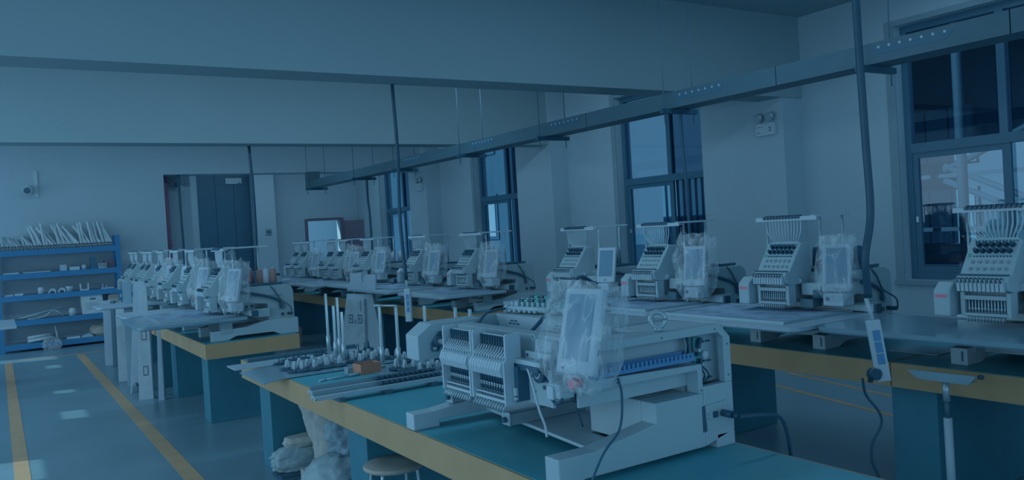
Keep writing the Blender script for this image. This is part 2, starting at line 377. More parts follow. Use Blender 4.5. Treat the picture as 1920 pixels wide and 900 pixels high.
# hanging cables, pipe, cameras, emergency lights on the walls
def cord(pts, r, m, lab, name='hanging_cable', cat='cable', n=8):
    p = bez(pts, 8); o = MB().tube(p, r, n).build(name, m, None, tuple(p[-1]))
    return tag(o, lab, cat)
cord([(3.27, 2.213, 3.88), (3.275, 2.215, 2.6), (3.30, 2.22, 1.9), (3.31, 2.22, 1.55), (3.27, 2.23, 1.35), (3.30, 2.245, 1.17)], 0.017, 'darker', 'thick black cable hanging at right, ending above a white power strip')
cord([(3.12, 6.79, 2.93), (3.125, 6.77, 2.3), (3.10, 6.75, 1.7), (3.12, 6.74, 1.16)], 0.017, 'darker', 'black cable hanging from the nearest beam at mid room')
cord([(3.09, 11.60, 2.93), (3.10, 11.56, 2.2), (3.09, 11.54, 1.6), (3.04, 11.50, 0.0)], 0.022, 'darker', 'black cable hanging before the tall dark rear door')
cord([(3.00, 16.3, 2.93), (3.00, 16.3, 2.3), (3.01, 16.3, 1.6), (3.02, 16.3, 0.0)], 0.022, 'dark', 'thin black cable hanging beside the red pipe')
cord([(5.52, 13.3, 2.57), (5.52, 13.3, 2.2), (5.54, 13.3, 1.8), (5.55, 13.3, 0.0)], 0.022, 'dark', 'black cable dropping from the tray in front of the brown door')
cord([(5.52, 5.62, 2.57), (5.52, 5.61, 2.2), (5.53, 5.6, 1.75), (5.53, 5.58, 0.0)], 0.014, 'dark', 'black cable dropping from the tray in front of the second window')
pp = thing('fire_pipe', (2.80, 16.60, 0), 'dull red vertical pipe in the corner beside the blue rack wall', 'pipe')
MB().cyl((0, 0, 0), (0, 0, 3.9), 0.055, 14).build('pipe', 'redpipe', pp)
for z in (0.9, 1.6): MB().cyl((0, 0, z), (0, 0, z+0.07), 0.07, 14).build('coupling', 'redpipe', pp)
def camera_on_wall(x, y, z, lab, m):
    c = thing('security_camera', (x, y, z), lab, 'camera', 'wall cameras')
    MB().box(0.07, 0.13, -0.02, 0.0, -0.13, 0.32).build('conduit', m, c)
    MB().box(-0.01, 0.10, -0.05, 0.0, -0.06, 0.06).build('wall_bracket', 'white', c)
    b = MB().cyl((0, -0.05, 0), (-0.04, -0.16, -0.02), 0.07, 16).build('housing', 'white', c)
    MB().cyl((-0.04, -0.16, -0.02), (-0.045, -0.175, -0.023), 0.055, 16).build('lens', 'dark', b)
camera_on_wall(0.57, YB, 2.70, 'small white security camera on the wall above the blue rack', 'white')
camera_on_wall(3.03, 16.72, 2.78, 'small white security camera beside the red pipe', 'white')
sg = thing('exit_sign', (5.14, YR+0.06, 3.06), 'white box sign at the top of the tall dark door', 'sign')
MB().box(-0.20, 0.20, -0.05, 0.0, 0, 0.15).build('housing', 'white', sg, None, 0.006)
MB().box(0.10, 0.17, -0.053, -0.05, 0.01, 0.03).build('print_line', 'dark', sg)
sw = thing('switch_plate', (5.80, YR-0.45, 1.74), 'small square switch plate on the rear wall column', 'switch')
MB().box(-0.07, 0.07, -0.02, 0, 0, 0.15).build('plate', 'jamb', sw); 
for k in range(3): MB().box(-0.05+k*0.037, -0.02+k*0.037, -0.026, -0.02, 0.04, 0.11).build('rocker', 'tray', sw)
def emergency(y, lab):
    e = thing('emergency_light', (XP, y, 2.50), lab, 'emergency light', 'twin-spot emergency lights')
    b = MB().box(-0.06, 0, -0.14, 0.14, 0, 0.15).build('battery_box', 'white', e, None, 0.008)
    MB().box(-0.063, -0.06, -0.10, -0.07, 0.05, 0.058).box(-0.063, -0.06, -0.10, -0.07, 0.088, 0.096).build('print_mark', 'dark', b)
    MB().add([(-0.0625, -0.073, 0.092), (-0.0625, -0.083, 0.092), (-0.0625, -0.097, 0.056), (-0.0625, -0.087, 0.056)], [(0, 1, 2, 3)]).build('print_stroke', 'dark', b)
    MB().box(-0.062, -0.06, 0.02, 0.12, 0.105, 0.110).box(-0.062, -0.06, 0.07, 0.12, 0.035, 0.043).build('print_line', 'tray', b)
    for s in (-0.085, 0.085):
        MB().cyl((-0.03, s, 0.15), (-0.03, s, 0.20), 0.012, 8).build('swivel', 'white', e)
        h = MB().cyl((-0.02, s, 0.235), (-0.075, s+0.01, 0.215), 0.048, 16, 0.058).build('lamp_head', 'aluminium', e)
        MB().cyl((-0.072, s+0.009, 0.216), (-0.078, s+0.01, 0.2145), 0.046, 16).build('lens', 'steel', h)
emergency(6.68, 'white twin-spot emergency light on the nearest wall pier')
emergency(16.25, 'white twin-spot emergency light on the farthest wall pier')

# ------------------------------------------------------------------ work tables
def work_table(x0, x1, y0, y1, legs, lab, lw=0.25):
    t = thing('work_table', (x0, y0, 0), lab, 'table', 'green work tables')
    W, L = x1-x0, y1-y0
    MB().box(0.012, W-0.012, 0.012, L-0.012, 0.64, T).build('table_top', 'table_green', t)
    MB().box(0, 0.011, 0, L, 0.632, T-0.002).build('edge_band', 'apron_yellow', t)
    MB().box(W-0.011, W, 0, L, 0.632, T-0.002).build('edge_band', 'apron_yellow', t)
    MB().box(0.011, W-0.011, 0, 0.011, 0.632, T-0.002).build('edge_band', 'apron_yellow', t)
    MB().box(0.011, W-0.011, L-0.011, L, 0.632, T-0.002).build('edge_band', 'apron_yellow', t)
    for a in legs:
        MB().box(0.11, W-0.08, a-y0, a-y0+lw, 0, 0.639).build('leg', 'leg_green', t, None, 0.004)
work_table(1.42, 2.21, 0.2, 5.9, (0.6, 2.2, 3.9, 5.62), 'long green-topped work table with yellow edge in the foreground')
work_table(1.42, 2.21, 7.05, 9.55, (7.55, 9.1), 'green work table with yellow edge carrying the left row of machines')
work_table(1.42, 2.21, 9.60, 13.0, (9.9, 12.5), 'farther green work table of the left machine row by the rack')
work_table(3.90, 4.95, 0.2, 2.545, (0.9, 2.37), 'right-hand green work table nearest the camera under the closest machine')
work_table(3.90, 4.95, 2.552, 6.0, (4.12, 5.5), 'right-hand green work table under the three middle machines')
work_table(3.90, 4.80, 6.9, 10.0, (7.2, 9.4), 'green work table of the right row behind the cable clips and rods')
work_table(3.90, 4.80, 10.02, 13.6, (11.0, 13.2), 'farthest green work table of the right machine row')

# ------------------------------------------------------------------ embroidery machine
NV = Vector((-0.82, 0, 0.57))
def make_machine(heads, lod, wide=0.0):
    m = bpy.data.objects.new('embroidery_machine', None); COL.objects.link(m); m['category'] = 'embroidery machine'; m['group'] = 'assembled embroidery machines on the tables'
    E = 0.42*(heads-1)
    P = lambda n, mb, mt, par=m, bv=0.0: mb.build(n, mt, par, None, bv)
    foot = [(0,0),(0.13,0),(0.20,0.03),(0.52,0.03),(0.58,0),(0.74,0),(0.74,0.135),(0.46,0.135),(0.30,0.10),(0,0.085)]
    for y in (0.0, 0.47+E):
        f = P('foot', MB().prism(foot, 'y', y, y+0.085), 'machine', m, 0.004)
        if lod == 0: MB().box(0.0-0.001, 0.0, y+0.02, y+0.03, 0.02, 0.07).build('slot', 'dark', f)
        P('support_plate', MB().box(0.07, 0.17, y-0.004, y, 0.06, 0.18), 'beige')
    P('base_pan', MB().box(0.16, 0.60, 0.085, 0.47+E, 0.05, 0.10), 'machine')
    body = P('body', MB().prism([(0.49,0.10),(0.72,0.10),(0.72,0.375),(0.705,0.415),(0.66,0.435),(0.32,0.435),(0.24,0.405),(0.24,0.30),(0.49,0.275)], 'y', 0.03, 0.53+E), 'beige', m, 0.006)
    if lod == 0:
        v = MB()
        for i in range(5):
            for j in range(5-abs(i-2)): v.cyl((0.62+(j-2+abs(i-2)/2)*0.012, 0.0295, 0.24+(i-2)*0.012), (0.62+(j-2+abs(i-2)/2)*0.012, 0.026, 0.24+(i-2)*0.012), 0.004, 6)
        tag(P('vent_holes', v, 'tray', body), kind='stuff')
    P('seam_strip', MB().box(0.30, 0.62, 0.024, 0.03, 0.345, 0.352), 'jamb', body)
    P('socket', MB().box(0.60, 0.625, 0.024, 0.03, 0.16, 0.185), 'black', body)
    P('plug', MB().cyl((0.665, 0.03, 0.175), (0.675, -0.03, 0.175), 0.013, 8), 'black', body)
    P('rating_plate', MB().box(0.62, 0.69, 0.026, 0.03, 0.115, 0.14), 'yellow_label', body)
    P('cable_hose', MB().tube(bez([(0.24,0.03,0.40),(0.36,0.015,0.375),(0.50,0.01,0.335),(0.585,0.012,0.29),(0.595,0.012,0.23)], 6), 0.011, 8), 'black')
    P('power_cord', MB().tube(bez([(0.42,0.2,0.44),(0.50,0.06,0.442),(0.54,0.018,0.40),(0.60,0.012,0.30),(0.665,-0.03,0.24),(0.675,-0.035,0.18)], 6), 0.005, 6), 'black')
    # pantograph bar and carriage
    P('pantograph_bar', MB().box(0.30, 0.345, -0.12, 0.68+E, 0.195, 0.235).box(0.30, 0.315, -0.12, 0.68+E, 0.235, 0.243), 'aluminium', m, 0.002)
    P('bar_end', MB().box(0.305, 0.36, -0.135, -0.12, 0.185, 0.24), 'black')
    P('carriage', MB().box(0.35, 0.49, -0.02, 0.06, 0.17, 0.24), 'machine', m, 0.004)
    for h in range(heads):
        o = 0.42*h; y0, y1 = 0.275+o, 0.525+o
        P('bed_arm', MB().box(0.0, 0.50, 0.37+o, 0.43+o, 0.13, 0.185), 'aluminium', m, 0.006)
        hd = P('head_casing', MB().prism([(0.065,0.445),(0.185,0.615),(0.265,0.615),(0.275,0.43),(0.245,0.36),(0.075,0.36),(0.035,0.375),(0.02,0.425),(0.04,0.445)], 'y', y0, y1), 'machine', m, 0.006)
        P('head_arm', MB().box(0.14, 0.30, y0+0.03, y1-0.03, 0.25, 0.40), 'beige')
        P('casing_shade_strip', MB().box(0.038, 0.05, y0+0.004, y1-0.004, 0.4462, 0.452), 'dark', hd)  # solid dark strip stands in for shade in the casing crease
        A = Vector((0.065, 0, 0.445)); D = Vector((0.12, 0, 0.17)); n = Vector((-0.817, 0, 0.577))
        def on(t, y): q = A + D*t; return Vector((q.x, y, q.z))
        kb = MB()
        for row, t in enumerate((0.83, 0.66)):
            for k in range(6):
                y = y0+0.035+k*0.032+(0.006 if row else 0)
                q = on(t, y)
                if lod == 0:
                    kk = MB().cyl(q, q+n*0.010, 0.0135, 12).cyl(q+n*0.010, q+n*0.026, 0.011, 12, 0.009); P('tension_knob', kk, 'black', hd)
                else: kb.cyl(q, q+n*0.02, 0.0135, 8)
        if lod: tag(P('tension_knobs', kb, 'black', hd), kind='stuff')
        ds = MB(); 
        for t in (0.36, 0.17):
            for k in range(6):
                q = on(t, y0+0.035+k*0.034); ds.cyl(q, q+n*0.006, 0.010, 10); ds.cyl(q+n*0.006, q+n*0.012, 0.003, 6)
        tag(P('tension_discs', ds, 'beige', hd), kind='stuff')
        gs = MB()
        for k in range(12): q = on(0.52, y0+0.03+k*0.016); gs.cyl(q, q+n*0.005, 0.004, 6)
        for k in range(13): q = on(0.95, y0+0.02+k*0.0165); gs.cyl(q, q+n*0.004, 0.004, 6)
        tag(P('thread_holes', gs, 'dark', hd), kind='stuff')
        q = on(0.55, y1-0.02); P('green_mark', MB().obox(q, (0.004, 0.018, 0.022), Matrix.Rotation(R(35), 3, 'Y')), 'green_mark', hd)
        lv = MB(); hk = MB()
        for k in range(11):
            y = y0+0.022+k*0.0206
            lv.prism([(0.008,0.37),(0.034,0.366),(0.022,0.425),(0.006,0.415)], 'y', y-0.0075, y+0.0075)
            hk.tube([(0.03, y, 0.430), (0.012, y+0.003, 0.436), (0.004, y+0.004, 0.425), (0.005, y, 0.412)], 0.0032, 5)
        tag(P('lever_covers', lv, 'white', hd), kind='stuff'); tag(P('take_up_levers', hk, 'darker', hd), kind='stuff')
        nc = P('needle_case', MB().box(0.055, 0.12, y0+0.005, y0+0.025, 0.24, 0.36).box(0.055, 0.12, y1-0.025, y1-0.005, 0.24, 0.36).box(0.05, 0.075, y0+0.025, y1-0.025, 0.325, 0.345).box(0.05, 0.075, y0+0.025, y1-0.025, 0.245, 0.258).box(0.105, 0.12, y0+0.025, y1-0.025, 0.24, 0.36), 'machine', m)
        P('needle_recess', MB().box(0.10, 0.104, y0+0.026, y1-0.026, 0.26, 0.324), 'dark', nc)
        nb = MB(); pf = MB()
        for k in range(12):
            y = y0+0.04+k*0.0155
            nb.cyl((0.07, y, 0.222), (0.07, y, 0.355), 0.0032, 6); nb.cyl((0.07, y, 0.27), (0.07, y, 0.285), 0.006, 6)
            pf.tube([(0.062, y, 0.245), (0.045, y, 0.236), (0.045, y, 0.222), (0.06, y, 0.216)], 0.003, 5)
        tag(P('needle_bars', nb, 'steel', nc), kind='stuff'); tag(P('presser_feet', pf, 'steel', nc), kind='stuff')
        # thread rail above the head
        rl = P('thread_rail', MB().box(0.165, 0.205, 0.14+o, 0.60+o, 0.762, 0.768).box(0.165, 0.169, 0.14+o, 0.60+o, 0.755, 0.78), 'white')
        kk = MB(); tb = MB()
        for k in range(12):
            y = 0.27+o+k*0.0235
            if lod == 0:
                P('thread_guide', MB().cyl((0.155, y, 0.776), (0.17, y, 0.776), 0.010, 8).cyl((0.185, y, 0.765), (0.185, y, 0.79), 0.0105, 8), 'black', rl)
            else: kk.cyl((0.185, y, 0.765), (0.185, y, 0.79), 0.012, 6)
            yh = y0+0.035+k*0.0165
            pts = bez([(0.185, y, 0.765), (0.186, y, 0.70), (0.19, (y*0.55+yh*0.45), 0.655), (0.205, yh, 0.628), (0.205, yh, 0.61)], 4)
            if lod == 0: P('thread_tube', MB().tube(pts, 0.0045, 6), 'white', rl)
            else: tb.tube(pts, 0.005, 4)
        if lod:
            tag(P('thread_guides', kk, 'black', rl), kind='stuff'); tag(P('thread_tubes', tb, 'white', rl), kind='stuff')
        P('tube_foot', MB().box(0.195, 0.22, y0+0.02, y1-0.02, 0.612, 0.622), 'machine', hd)
    P('rail_rod', MB().box(0.18, 0.56, 0.17, 0.19, 0.772, 0.786), 'white')
    for x in (0.25, 0.47): P('rail_post', MB().cyl((x, 0.18, 0.43), (x, 0.18, 0.775), 0.008, 8), 'aluminium')
    P('rail_post', MB().cyl((0.21, 0.55+E, 0.37), (0.21, 0.55+E, 0.765), 0.007, 8), 'aluminium')
    P('spool_rack', MB().box(0.30, 0.64, 0.06, 0.50, 0.437, 0.445).box(0.30, 0.64, 0.055, 0.06, 0.437, 0.455), 'dark')
    # motor block between head and panel
    P('drive_box', MB().box(0.16, 0.28, 0.13, 0.27, 0.295, 0.37), 'machine', m, 0.006)
    P('drive_motor', MB().box(0.12, 0.20, 0.16, 0.25, 0.225, 0.275).cyl((0.16, 0.15, 0.28), (0.16, 0.15, 0.33), 0.028, 12), 'tray')
    P('motor_knob', MB().cyl((0.15, 0.262, 0.385), (0.13, 0.262, 0.385), 0.018, 12), 'steel')
    # left cover with red label
    P('side_cover', MB().prism([(0.0,0.24),(0.0,0.37),(0.05,0.41),(0.20,0.41),(0.20,0.24)], 'y', 0.545+E, 0.63+E), 'machine', m, 0.008)
    P('red_label', MB().box(-0.003, -0.0005, 0.557+E, 0.617+E, 0.335, 0.350), 'red')
    # control panel on its mount
    P('panel_mount', MB().box(0.16, 0.27, -0.02, 0.12, 0.235, 0.315), 'white', m, 0.008)
    P('mount_knob', MB().cyl((0.158, 0.085, 0.278), (0.155, 0.085, 0.278), 0.012, 10), 'black')
    rm = Matrix.Rotation(R(24), 3, 'Z') @ Matrix.Rotation(R(13), 3, 'Y')
    cpn = P('control_panel', MB().obox((0.215, 0.05, 0.46), (0.03, 0.165, 0.29), rm), 'white', m, 0.008)
    off = rm @ Vector((-0.0165, 0, 0.012)); P('panel_screen', MB().obox(Vector((0.215, 0.05, 0.46))+off, (0.003, 0.118, 0.215), rm), 'screen', cpn)
    off = rm @ Vector((-0.0165, 0, -0.125)); P('panel_button', MB().obox(Vector((0.215, 0.05, 0.46))+off, (0.003, 0.03, 0.012), rm), 'jamb', cpn)
    return m
def put_board(m, x0, x1, y0, y1, mt='board_white', rnd=0.06):
    c = 5; pts = []
    for (cx, cy, a0) in ((x0+rnd, y0+rnd, 180), (x1-0.01, y0+0.01, 270), (x1-0.01, y1-0.01, 0), (x0+rnd, y1-rnd, 90)):
        rr = rnd if cx < x1-0.02 else 0.01
        for k in range(c+1):
            a = R(a0 + 90*k/c); pts.append((cx+rr*math.cos(a), cy+rr*math.sin(a)))
    b = MB().prism(pts, 'z', 0.168, 0.190).build('table_board', mt, m)
    MB().prism(pts, 'z', 0.160, 0.168).build('board_edging', 'board_edge', b)
PROTO = {}
def machine(X0, Y0, heads, lod, lab, board=None, bmat='board_white', rnd=0.06):
    key = (heads, lod)
    if key not in PROTO: PROTO[key] = o = make_machine(heads, lod); bare = None
    else: o = dup_clean(PROTO[key])
    o.location = (X0, Y0, T+0.0005); o['label'] = lab
    if board: put_board(o, *board, bmat, rnd)
    return o
def dup_clean(o, parent=None):
    c = o.copy(); COL.objects.link(c); c.parent = parent
    for ch in o.children:
        if not ch.name.startswith('table_board'): dup_clean(ch, c)
    return c
RX, LX = 4.02, 1.50
machine(RX, 1.74, 1, 0, 'white embroidery machine at the right edge, in front of the large window', (-0.34, 0.30, -0.55, 1.12), 'board_grey', 0.10)
machine(RX, 3.03, 1, 0, 'white embroidery machine with film-wrapped panel and printed cloth, second from the right edge', (-0.45, 0.29, -0.16, 1.02))
machine(RX, 4.20, 1, 0, 'white embroidery machine in front of the second window, third from the right edge', (-0.40, 0.29, -0.10, 0.90))
machine(RX, 5.20, 1, 0, 'white embroidery machine with unwrapped panel, fourth from the right edge', (-0.40, 0.29, -0.05, 0.75))
machine(RX, 7.05, 1, 1, 'white embroidery machine in front of the third window', (-0.45, 0.29, -0.10, 0.95))
machine(RX, 8.32, 1, 1, 'white embroidery machine behind the long hanging cable at mid room', (-0.45, 0.29, -0.10, 1.15))
machine(RX, 9.85, 1, 1, 'white embroidery machine just behind the leaning cartons of the right row', (-0.30, 0.29, -0.10, 0.75))
machine(RX, 10.78, 2, 1, 'two-head embroidery machine before the bright doorway in the right row', (-0.45, 0.29, -0.10, 1.15))
machine(RX, 12.40, 2, 1, 'farthest two-head embroidery machine of the right row', (-0.45, 0.29, -0.10, 1.05))
machine(LX, 7.15, 1, 0, 'beige-sided embroidery machine at the near end of the left row', (-0.57, 0.29, -0.06, 1.05), 'board_grey')
machine(LX, 8.38, 1, 1, 'second embroidery machine from the near end of the left row', (-0.52, 0.29, -0.02, 0.62))
machine(LX, 9.22, 1, 1, 'third embroidery machine from the near end of the left row')
machine(LX, 10.15, 1, 1, 'fourth embroidery machine of the left row, above the stacked panels', (-0.57, 0.29, 0.0, 0.6))
machine(LX, 10.98, 2, 1, 'two-head embroidery machine in the back half of the left row')
machine(LX, 12.22, 2, 1, 'farthest two-head embroidery machine of the left row, against the rack')

# cloth held in frames on the boards
def frame_cloth(x0, x1, y0, y1, z, lab):
    f = thing('cloth_hoop', (x0, y0, z), lab, 'cloth hoop', 'cloth frames on machine boards')
    W, L = x1-x0, y1-y0; nx, ny = 16, 22; vs = []
    for j in range(ny+1):
        for i in range(nx+1):
            x = 0.02+(W-0.04)*i/nx; y = 0.02+(L-0.04)*j/ny
            vs.append((x, y, 0.012+0.007*noise.noise(Vector((x*9, y*9, x0*3+y0)))))
    MB().add(vs, [(j*(nx+1)+i, j*(nx+1)+i+1, (j+1)*(nx+1)+i+1, (j+1)*(nx+1)+i) for j in range(ny) for i in range(nx)], True).build('cloth', 'fabric', f)
    for a in ((0, 0.022, 0, L), (W-0.022, W, 0, L)): MB().box(a[0], a[1], a[2], a[3], 0.0, 0.014).build('frame_bar', 'aluminium', f)
    for a in (0, L-0.022): MB().box(0.022, W-0.022, a, a+0.022, 0.0, 0.014).build('frame_bar', 'aluminium', f)
Z0 = T+0.1905
frame_cloth(3.66, 4.28, 3.02, 3.98, Z0, 'metal frame with printed cloth under the second machine from right')
frame_cloth(3.70, 4.24, 4.20, 4.95, Z0, 'metal cloth frame under the machine before the second window')
frame_cloth(3.72, 4.22, 7.10, 7.90, Z0, 'metal cloth frame under the machine before the third window')
frame_cloth(3.72, 4.22, 8.40, 9.30, Z0, 'metal cloth frame under the machine behind the hanging cable')
frame_cloth(1.12, 1.74, 7.30, 8.20, Z0, 'pale crumpled cloth in a frame at the near end of left row')
frame_cloth(3.72, 4.22, 10.90, 11.75, Z0, 'metal cloth frame under the two-head machine before the doorway')
frame_cloth(3.72, 4.22, 12.50, 13.35, Z0, 'metal cloth frame under the farthest right-row machine')
def strips(x0, y0, z, lab):
    s = thing('metal_strips', (x0, y0, z), lab, 'metal strip')
    for k in range(3): MB().box(0.0+k*0.028, 0.02+k*0.028, 0, 0.75-k*0.05, 0, 0.012).build('strip', 'white', s)
strips(3.58, 7.15, Z0, 'bundle of pale metal strips lying on the board before third window')

# thread cones on the racks
def cone(x, y, mt, lab, h=0.13):
    c = thing('thread_cone', (x, y, T+0.446), lab, 'thread cone', 'thread cones behind the machine heads')
    MB().lathe([(0.026, 0.0), (0.026, 0.006), (0.008, 0.012), (0.007, h+0.02)], n=10).build('cone_core', 'white', c)
    MB().lathe([(0.010, 0.008), (0.032, 0.012), (0.026, h*0.9), (0.020, h), (0.009, h+0.001)], n=14).build('thread', mt, c)
for dx, dy, mt, lab in ((0.42, 0.34, 'thread_dark', 'dark thread cone next to the head, second machine from right'), (0.42, 0.27, 'thread_green', 'green thread cone on the second machine from right'),
                        (0.42, 0.20, 'thread_dark', 'dark thread cone beside the yellow one, second machine from right'), (0.42, 0.13, 'thread_yellow', 'yellow thread cone beside the wrapped panel, second machine from right'), (0.50, 0.10, 'thread_dark', 'dark thread cone behind the yellow one, second machine from right')):
    cone(RX+dx, 3.03+dy, mt, lab)
cone(RX+0.42, 1.74+0.36, 'thread_dark', 'dark thread cone right of the nearest machine head'); cone(RX+0.42, 1.74+0.27, 'thread_blue', 'blue thread cone at the right edge of the picture')
for dx, dy, mt, lab in ((0.42, 0.33, 'thread_orange', 'pinkish thread cone on the machine with the unwrapped panel'), (0.42, 0.26, 'thread_pale', 'pale thread cone on the machine with the unwrapped panel'), (0.42, 0.19, 'thread_green', 'green thread cone on the machine with the unwrapped panel'), (0.50, 0.28, 'thread_pale', 'rear pale thread cone on the machine with the unwrapped panel')):
    cone(RX+dx, 5.2+dy, mt, lab)
for k, (mt, nm) in enumerate((('thread_green', 'green'), ('thread_dark', 'dark'))): cone(RX+0.42, 4.2+0.34-k*0.08, mt, nm+' thread cone on the machine before the second window')
for k, (mt, nm) in enumerate((('thread_yellow', 'yellow thread cone nearest the head'), ('thread_red', 'reddish thread cone after the wrapped panel'), ('thread_orange', 'orange thread cone'), ('thread_pale', 'pale thread cone between two darker ones'), ('thread_orange', 'last orange thread cone'))):
    cone(LX+(0.30, 0.40, 0.46, 0.51, 0.57)[k], 7.15+(0.42, 0.20, 0.13, 0.12, 0.10)[k], mt, nm+', left-row machine at the near end')
cone(RX+0.42, 8.32+0.25, 'thread_red', 'reddish thread cone on the machine behind the hanging cable'); cone(RX+0.46, 9.85+0.2, 'thread_pale', 'pale thread cone behind the cartons in the right row'); cone(RX+0.56, 9.85+0.2, 'thread_pale', 'second pale thread cone behind the cartons in the right row')
cone(RX+0.40, 7.05+0.26, 'thread_red', 'reddish thread cone on the machine before the third window')

# clear film bags over the control panels
def film_bag(c, sx, sy, sz, seed, lab, tilt=12, yaw=24, peak=0.0):
    rnd = random.Random(seed); mb = MB(); nu, nv = 28, 20; vs = []
    for j in range(nv+1):
        t = j/nv; z = (t-0.5)*sz
        pr = 0.78 + 0.30*math.sin(math.pi*min(1, t*1.05)) ** 0.7 + 0.10*(t > 0.8)*(t-0.8)*5
        if t < 0.18: pr *= 0.62 + 0.38*t/0.18
        for i in range(nu):
            a = 2*math.pi*i/nu; ca, sa = math.cos(a), math.sin(a)
            rx = sx/2*math.copysign(abs(ca)**0.55, ca); ry = sy/2*math.copysign(abs(sa)**0.55, sa)
            q = Vector((rx*6+seed, ry*6, z*6)); d = 1 + 0.16*noise.noise(q*1.2) + 0.05*noise.noise(q*3.5)
            zz = z + (0.10*sz*noise.noise(Vector((a*2, seed, 0))) if t > 0.9 or t < 0.1 else 0) + (peak*max(0, sa)**3*sz if t > 0.75 else 0)
            vs.append((rx*pr*d, ry*pr*d, zz))
    fs = [(j*nu+i, j*nu+(i+1) % nu, (j+1)*nu+(i+1) % nu, (j+1)*nu+i) for j in range(nv) for i in range(nu)]
    mb.add(vs, fs, False)
    o = mb.build('plastic_bag', 'plastic_film', None); o.location = c; o.rotation_euler = (0, R(tilt), R(yaw))
    tag(o, lab, 'plastic bag', 'clear film bags over control panels')
def mbag(X0, Y0, seed, lab, s=1.0, peak=0.0):
    film_bag((X0+0.215, Y0+0.045, T+0.45), 0.16*s, 0.25*s, 0.42*s, seed, lab, 12, 24, peak)
mbag(RX, 3.03, 1, 'crumpled clear bag over the panel of second machine from right', 0.95)
mbag(RX, 4.20, 2, 'large clear bag over the panel before the second window', 1.12, 0.15)
mbag(RX, 7.05, 3, 'clear bag over the panel before the third window', 1.08)
mbag(RX, 8.32, 4, 'clear bag over the panel behind the hanging cable', 1.08)
mbag(RX, 9.85, 5, 'clear bag over the panel behind the leaning cartons', 1.0)
mbag(RX, 10.78, 6, 'wide clear bag over the two-head machine panel before the doorway', 1.15)
mbag(RX, 12.40, 7, 'clear bag over the panel of the farthest right-row machine', 1.0)
mbag(LX, 7.15, 8, 'tall clear bag over the panel at the near end of left row', 1.05, 0.25)
mbag(LX, 8.38, 9, 'clear bag over the second panel of the left row', 1.1, 0.2)
mbag(LX, 10.15, 10, 'clear bag over a panel in the middle of the left row', 1.1)

# ------------------------------------------------------------------ foreground: the stripped machine
nm = thing('embroidery_machine', (1.42, 2.05, T), 'large stripped white embroidery machine with open side in the foreground', 'embroidery machine')
P = lambda n, mb, mt, par=nm, bv=0.0: mb.build(n, mt, par, None, bv)
# near side: foot with ramp, base, column and open upper frame
side = P('side_frame', MB().prism([(0.0,0.0),(0.07,0.0),(0.10,0.016),(0.63,0.016),(0.63,0.203),(0.405,0.203),(0.405,0.135),(0.15,0.095),(0.0,0.095)], 'y', 0.0, 0.075)
         .prism([(0.685,0.0),(0.775,0.0),(0.775,0.05),(0.685,0.05)], 'y', 0.0, 0.075)
         .prism([(0.63,0.016),(0.775,0.05),(0.775,0.225),(0.63,0.225)], 'y', 0.0, 0.03), 'machine', nm, 0.004)
P('frame_top', MB().prism([(0.115,0.405),(0.715,0.405),(0.74,0.385),(0.74,0.225),(0.775,0.225),(0.775,0.385),(0.725,0.434),(0.115,0.434)], 'y', 0.0, 0.03), 'machine', nm, 0.003)
P('frame_arm', MB().prism([(0.115,0.285),(0.61,0.285),(0.61,0.203),(0.63,0.203),(0.63,0.305),(0.13,0.320),(0.115,0.320)], 'y', 0.0, 0.06), 'machine', nm, 0.003)
P('cabinet_back', MB().box(0.135, 0.765, 0.06, 0.07, 0.225, 0.424), 'machine')
P('column_back', MB().box(0.765, 0.775, 0.03, 0.30, 0.05, 0.424), 'machine')
P('cabinet_front', MB().box(0.115, 0.135, 0.0, 0.085, 0.320, 0.434), 'machine')
P('ledge', MB().box(0.405, 0.61, 0.075, 0.36, 0.05, 0.203), 'machine', nm, 0.004)
P('ledge_back', MB().box(0.61, 0.70, 0.075, 1.05, 0.02, 0.40), 'beige')
P('base_pan', MB().prism([(0.26,0.075),(0.405,0.075),(0.405,0.36),(0.61,0.36),(0.61,1.03),(0.35,1.03)], 'z', 0.030, 0.042), 'white')
P('book_strip', MB().box(0.52, 0.535, 0.14, 0.17, 0.204, 0.284).box(0.50, 0.512, 0.14, 0.17, 0.204, 0.284), 'paper')
# blue slotted duct
duct = P('cable_duct', MB().box(0.14, 0.60, 0.0, 0.05, 0.3215, 0.334), 'duct_blue')
for k in range(24): MB().box(0.145+k*0.0190, 0.156+k*0.0190, 0.0, 0.004, 0.334, 0.350).build('duct_tooth', 'duct_blue', duct)
P('duct_back', MB().box(0.14, 0.60, 0.046, 0.05, 0.334, 0.352), 'duct_blue', duct)
# circuit board with parts, wires
pcb = P('circuit_board', MB().box(0.638, 0.672, 0.045, 0.050, 0.265, 0.392), 'pcb')
rnd = random.Random(3)
for k in range(16):
    x = 0.638+rnd.random()*0.022; z = 0.268+rnd.random()*0.11; h = 0.008+rnd.random()*0.014
    MB().box(x, x+0.012, 0.045-h, 0.045, z, z+0.012).build('component', rnd.choice(['black', 'dark', 'steel', 'black']), pcb)
P('white_knob', MB().cyl((0.686, 0.06, 0.327), (0.686, 0.035, 0.327), 0.013, 14), 'white')
for dx in (0.0, 0.012, 0.024): P('wire', MB().tube(bez([(0.645+dx, 0.04, 0.29), (0.65+dx*1.6, 0.03, 0.262), (0.642+dx*2, 0.035, 0.24), (0.635+dx, 0.05, 0.228)], 5), 0.0032, 6), 'black')
for x0 in (0.59, 0.605): P('wire_bundle', MB().tube([(x0, 0.04, 0.34), (x0, 0.035, 0.37), (x0-0.002, 0.04, 0.404)], 0.006, 6), 'jamb' if x0 < 0.6 else 'dark')
for x in (0.70, 0.715, 0.728):
    for z in (0.24, 0.30, 0.37): P('bolt', MB().cyl((x, 0.06, z), (x, 0.056, z), 0.004, 8), 'dark')
